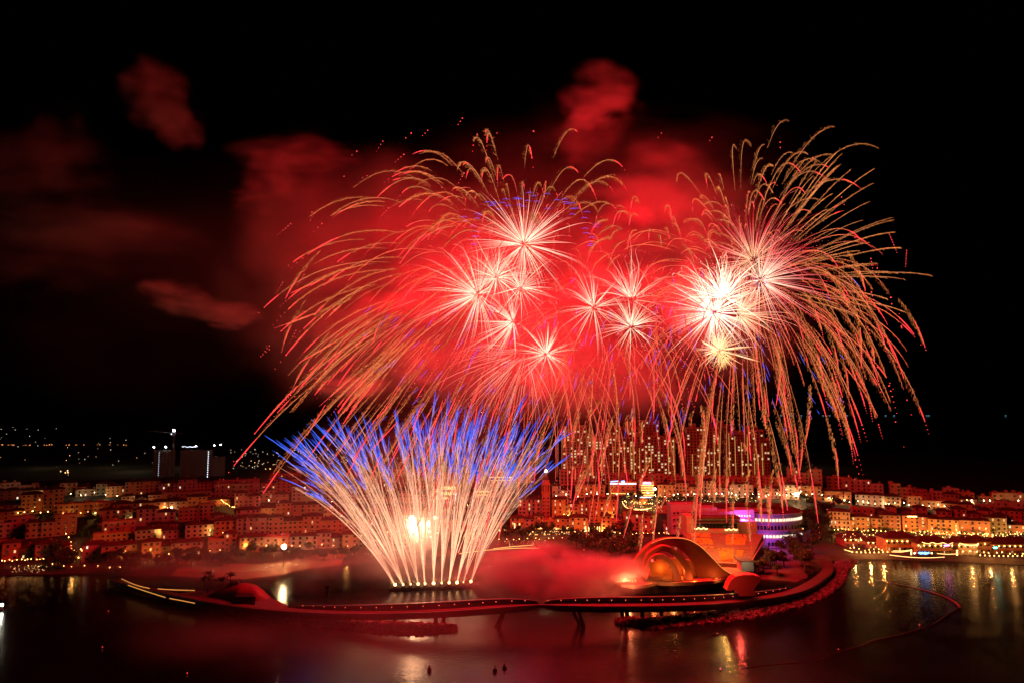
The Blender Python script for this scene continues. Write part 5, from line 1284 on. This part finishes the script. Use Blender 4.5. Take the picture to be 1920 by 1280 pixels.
# light given off by the burning shells, plus added ones off the bursts to redden smoke
def shell_or_fill_light(x, y, col, pw, Y=YB-18):
    own = min((o for o in COL.objects if o.name.startswith('firework_burst')), key=lambda o: (o.location-at(x,y,Y)).length)
    l = point_light('shell_or_fill_glow', at(x,y,Y)-own.location, col, pw, own, 5)
for (x,y,pw) in ((975,465,900e3),(905,550,750e3),(970,620,800e3),(1110,580,550e3),(1185,590,600e3),(1335,580,1150e3),(1430,510,500e3),(760,500,650e3),(1225,500,900e3)):
    shell_or_fill_light(x, y, (1,.004,.014), pw)
for (x,y,pw) in ((1350,590,12e3),(950,540,8e3)): shell_or_fill_light(x, y, (1,.55,.35), pw)
shell_or_fill_light(782,985,(1,.5,.25),110e3,405)
# ---------------------------------------------------------------- smoke
def smoke_mat(name, dens, scale, seed, col=(.9,.8,.8), stretch=(1,1,1), thr=(.38,.64), fall=1.0, rot=0., warp=1.2):
    m = bpy.data.materials.new(name); m.use_nodes = True; nt = m.node_tree; nt.nodes.clear()
    out = nt.nodes.new('ShaderNodeOutputMaterial'); v = nt.nodes.new('ShaderNodeVolumePrincipled'); nt.links.new(v.outputs[0], out.inputs['Volume'])
    v.inputs['Color'].default_value = (*col,1); v.inputs['Anisotropy'].default_value = .2
    tc = nt.nodes.new('ShaderNodeTexCoord')
    ln = nt.nodes.new('ShaderNodeVectorMath'); ln.operation = 'LENGTH'
    ln2 = nt.nodes.new('ShaderNodeVectorMath'); ln2.operation = 'LENGTH'; nt.links.new(tc.outputs['Object'], ln2.inputs[0])
    wn_ = nt.nodes.new('ShaderNodeTexNoise'); wn_.inputs['Scale'].default_value = 1.6; wn_.inputs['Detail'].default_value = 1
    of = nt.nodes.new('ShaderNodeVectorMath'); of.operation = 'ADD'; of.inputs[1].default_value = (seed*3.1, seed*1.7, seed*.9)
    nt.links.new(tc.outputs['Object'], of.inputs[0]); nt.links.new(of.outputs[0], wn_.inputs['Vector'])
    wa = nt.nodes.new('ShaderNodeVectorMath'); wa.operation = 'MULTIPLY_ADD'; wa.inputs[1].default_value = (warp,)*3
    wb = nt.nodes.new('ShaderNodeVectorMath'); wb.operation = 'SUBTRACT'; wb.inputs[1].default_value = (.5,.5,.5)
    nt.links.new(wn_.outputs['Color'], wb.inputs[0]); nt.links.new(wb.outputs[0], wa.inputs[0]); nt.links.new(tc.outputs['Object'], wa.inputs[2]); nt.links.new(wa.outputs[0], ln.inputs[0])
    ed = nt.nodes.new('ShaderNodeMapRange'); ed.inputs['From Min'].default_value = 1.0; ed.inputs['From Max'].default_value = .7; ed.interpolation_type = 'SMOOTHSTEP'; nt.links.new(ln2.outputs['Value'], ed.inputs['Value'])
    r = nt.nodes.new('ShaderNodeMapRange'); r.inputs['From Min'].default_value = 1.0; r.inputs['From Max'].default_value = .0; r.interpolation_type = 'SMOOTHSTEP'
    r.inputs['To Min'].default_value = -.0; nt.links.new(ln.outputs['Value'], r.inputs['Value'])
    g = nt.nodes.new('ShaderNodeNewGeometry'); mp = nt.nodes.new('ShaderNodeMapping'); mp.inputs['Location'].default_value = (seed*13.7,seed*7.1,seed*3.3)
    mp.inputs['Scale'].default_value = stretch; mp.inputs['Rotation'].default_value = (0,rot,0)
    nt.links.new(g.outputs['Position'], mp.inputs['Vector'])
    n = nt.nodes.new('ShaderNodeTexNoise'); n.inputs['Scale'].default_value = scale; n.inputs['Detail'].default_value = 4; n.inputs['Roughness'].default_value = .6
    nt.links.new(mp.outputs[0], n.inputs['Vector'])
    q = nt.nodes.new('ShaderNodeMapRange'); q.inputs['From Min'].default_value = thr[0]; q.inputs['From Max'].default_value = thr[1]; nt.links.new(n.outputs['Fac'], q.inputs['Value'])
    mu = nt.nodes.new('ShaderNodeMath'); mu.operation = 'MULTIPLY'; nt.links.new(r.outputs[0], mu.inputs[0]); nt.links.new(q.outputs[0], mu.inputs[1])
    m2 = nt.nodes.new('ShaderNodeMath'); m2.operation = 'MULTIPLY'; m2.inputs[1].default_value = dens; mu3 = nt.nodes.new('ShaderNodeMath'); mu3.operation = 'MULTIPLY'; nt.links.new(mu.outputs[0], mu3.inputs[0]); nt.links.new(ed.outputs[0], mu3.inputs[1]); nt.links.new(mu3.outputs[0], m2.inputs[0])
    nt.links.new(m2.outputs[0], v.inputs['Density']); return m
ico = MB(); ico.sphere((0,0,0), 1, 20, 12); ICO = ico.mesh('smoke', [])
smi = 0
def smoke(x, y, Y, rx, ry, rd, dens, scale=.02, tilt=0., name='smoke', **k):
    """rx, ry in photograph pixels, rd in metres deep"""
    global smi
    smi += 1; me = ICO.copy(); me.materials.clear(); me.materials.append(smoke_mat(f'smoke_{smi}', dens, scale, smi, **k))
    o = link(name, me); o.location = at(x, y, Y); o.scale = (rx*Y/F, rd, ry*Y/F); o.rotation_euler = (0, R(tilt), 0)
    return tag(o, kind='stuff')
WR = R(24)
# big lit cloud round the shells
smoke(790,480,472,360,270,50,.032,.02,stretch=(.6,1,1.3))
smoke(1010,560,475,320,240,50,.026,.02,stretch=(.7,1,1.2))
smoke(1240,470,475,270,250,45,.032,.022,stretch=(.8,1,1.6),rot=WR)
smoke(1010,530,480,640,350,55,.0055,.02,thr=(.3,.66))
smoke(1000,720,470,480,120,35,.012,.025,thr=(.34,.64))
smoke(560,500,465,190,300,40,.016,.02,thr=(.36,.64))
smoke(620,660,455,220,150,35,.012,.022,thr=(.36,.64))
smoke(850,650,470,400,170,45,.018,.02,thr=(.34,.66))
smoke(1180,650,470,370,190,45,.014,.014,stretch=(.8,1,1.2))
smoke(1180,330,470,420,200,40,.006,.016,stretch=(.5,1,2.4),rot=WR,thr=(.42,.7))
smoke(300,520,450,470,340,40,.0022,.01,thr=(.3,.66),stretch=(.5,1,1.4))
# drifting puffs
def puff(x,y,rx,ry,tilt,d,Y=440,sc=.03,thr=(.32,.7)): smoke(x,y,Y,rx*1.25,ry*1.25,18,d*1.7,sc,tilt,'smoke_puff',thr=thr,warp=1.7,stretch=(.5,1,1.5),rot=R(-tilt)*.6)
puff(1128,185,78,66,18,.055,sc=.04); puff(1100,215,50,30,-20,.03); puff(1105,260,60,70,60,.012)
puff(550,290,120,38,4,.035,sc=.05); puff(512,335,56,52,0,.03); puff(485,376,56,26,0,.028); puff(590,420,150,110,0,.012,sc=.02)
puff(292,180,62,80,-42,.04,sc=.04); puff(335,235,44,60,-50,.03,sc=.04)
puff(330,556,66,34,12,.045,sc=.05); puff(400,580,92,24,6,.035,sc=.05); puff(437,594,56,24,0,.045,sc=.05)
puff(60,340,150,130,0,.011,sc=.02,thr=(.38,.62)); puff(180,430,220,56,4,.013,sc=.025,thr=(.35,.6)); puff(70,500,170,80,0,.008,sc=.02,thr=(.38,.62)); puff(110,280,70,90,0,.008)
puff(640,610,64,40,0,.03); puff(705,580,70,34,-8,.03); puff(660,725,66,24,0,.04); puff(780,680,60,40,0,.025)
puff(1260,330,110,70,20,.02); puff(1200,380,90,60,10,.02); puff(560,480,140,110,0,.01,sc=.02)
puff(820,530,120,90,0,.012); puff(1020,690,60,60,0,.03); puff(1300,560,60,90,0,.02)
smoke(1400,540,470,170,200,40,.012,.022)
smoke(785,975,408,90,70,14,.05,.05,name='low_smoke',thr=(.3,.6))
smoke(700,1195,262,520,90,30,.009,.02,name='low_smoke',thr=(.3,.62))
# low smoke over the water and town
smoke(1045,1078,352,185,74,18,.22,.05,name='low_smoke',thr=(.4,.6),warp=1.8)
smoke(960,1085,355,140,62,16,.15,.05,name='low_smoke',thr=(.4,.62),warp=1.8)
smoke(1172,1066,372,52,30,9,.35,.07,name='low_smoke',thr=(.2,.6))
smoke(1110,1068,366,95,38,12,.16,.06,name='low_smoke',thr=(.28,.58))
smoke(800,1040,395,210,90,22,.085,.03,name='low_smoke',thr=(.32,.62))
smoke(640,1060,385,240,60,22,.075,.028,name='low_smoke',thr=(.34,.62))
smoke(400,1060,395,280,64,20,.045,.02,name='low_smoke',thr=(.32,.62))
smoke(620,950,430,300,120,25,.009,.02,name='low_smoke',thr=(.3,.65))
smoke(800,890,420,330,150,30,.006,.02,name='low_smoke',thr=(.3,.65))
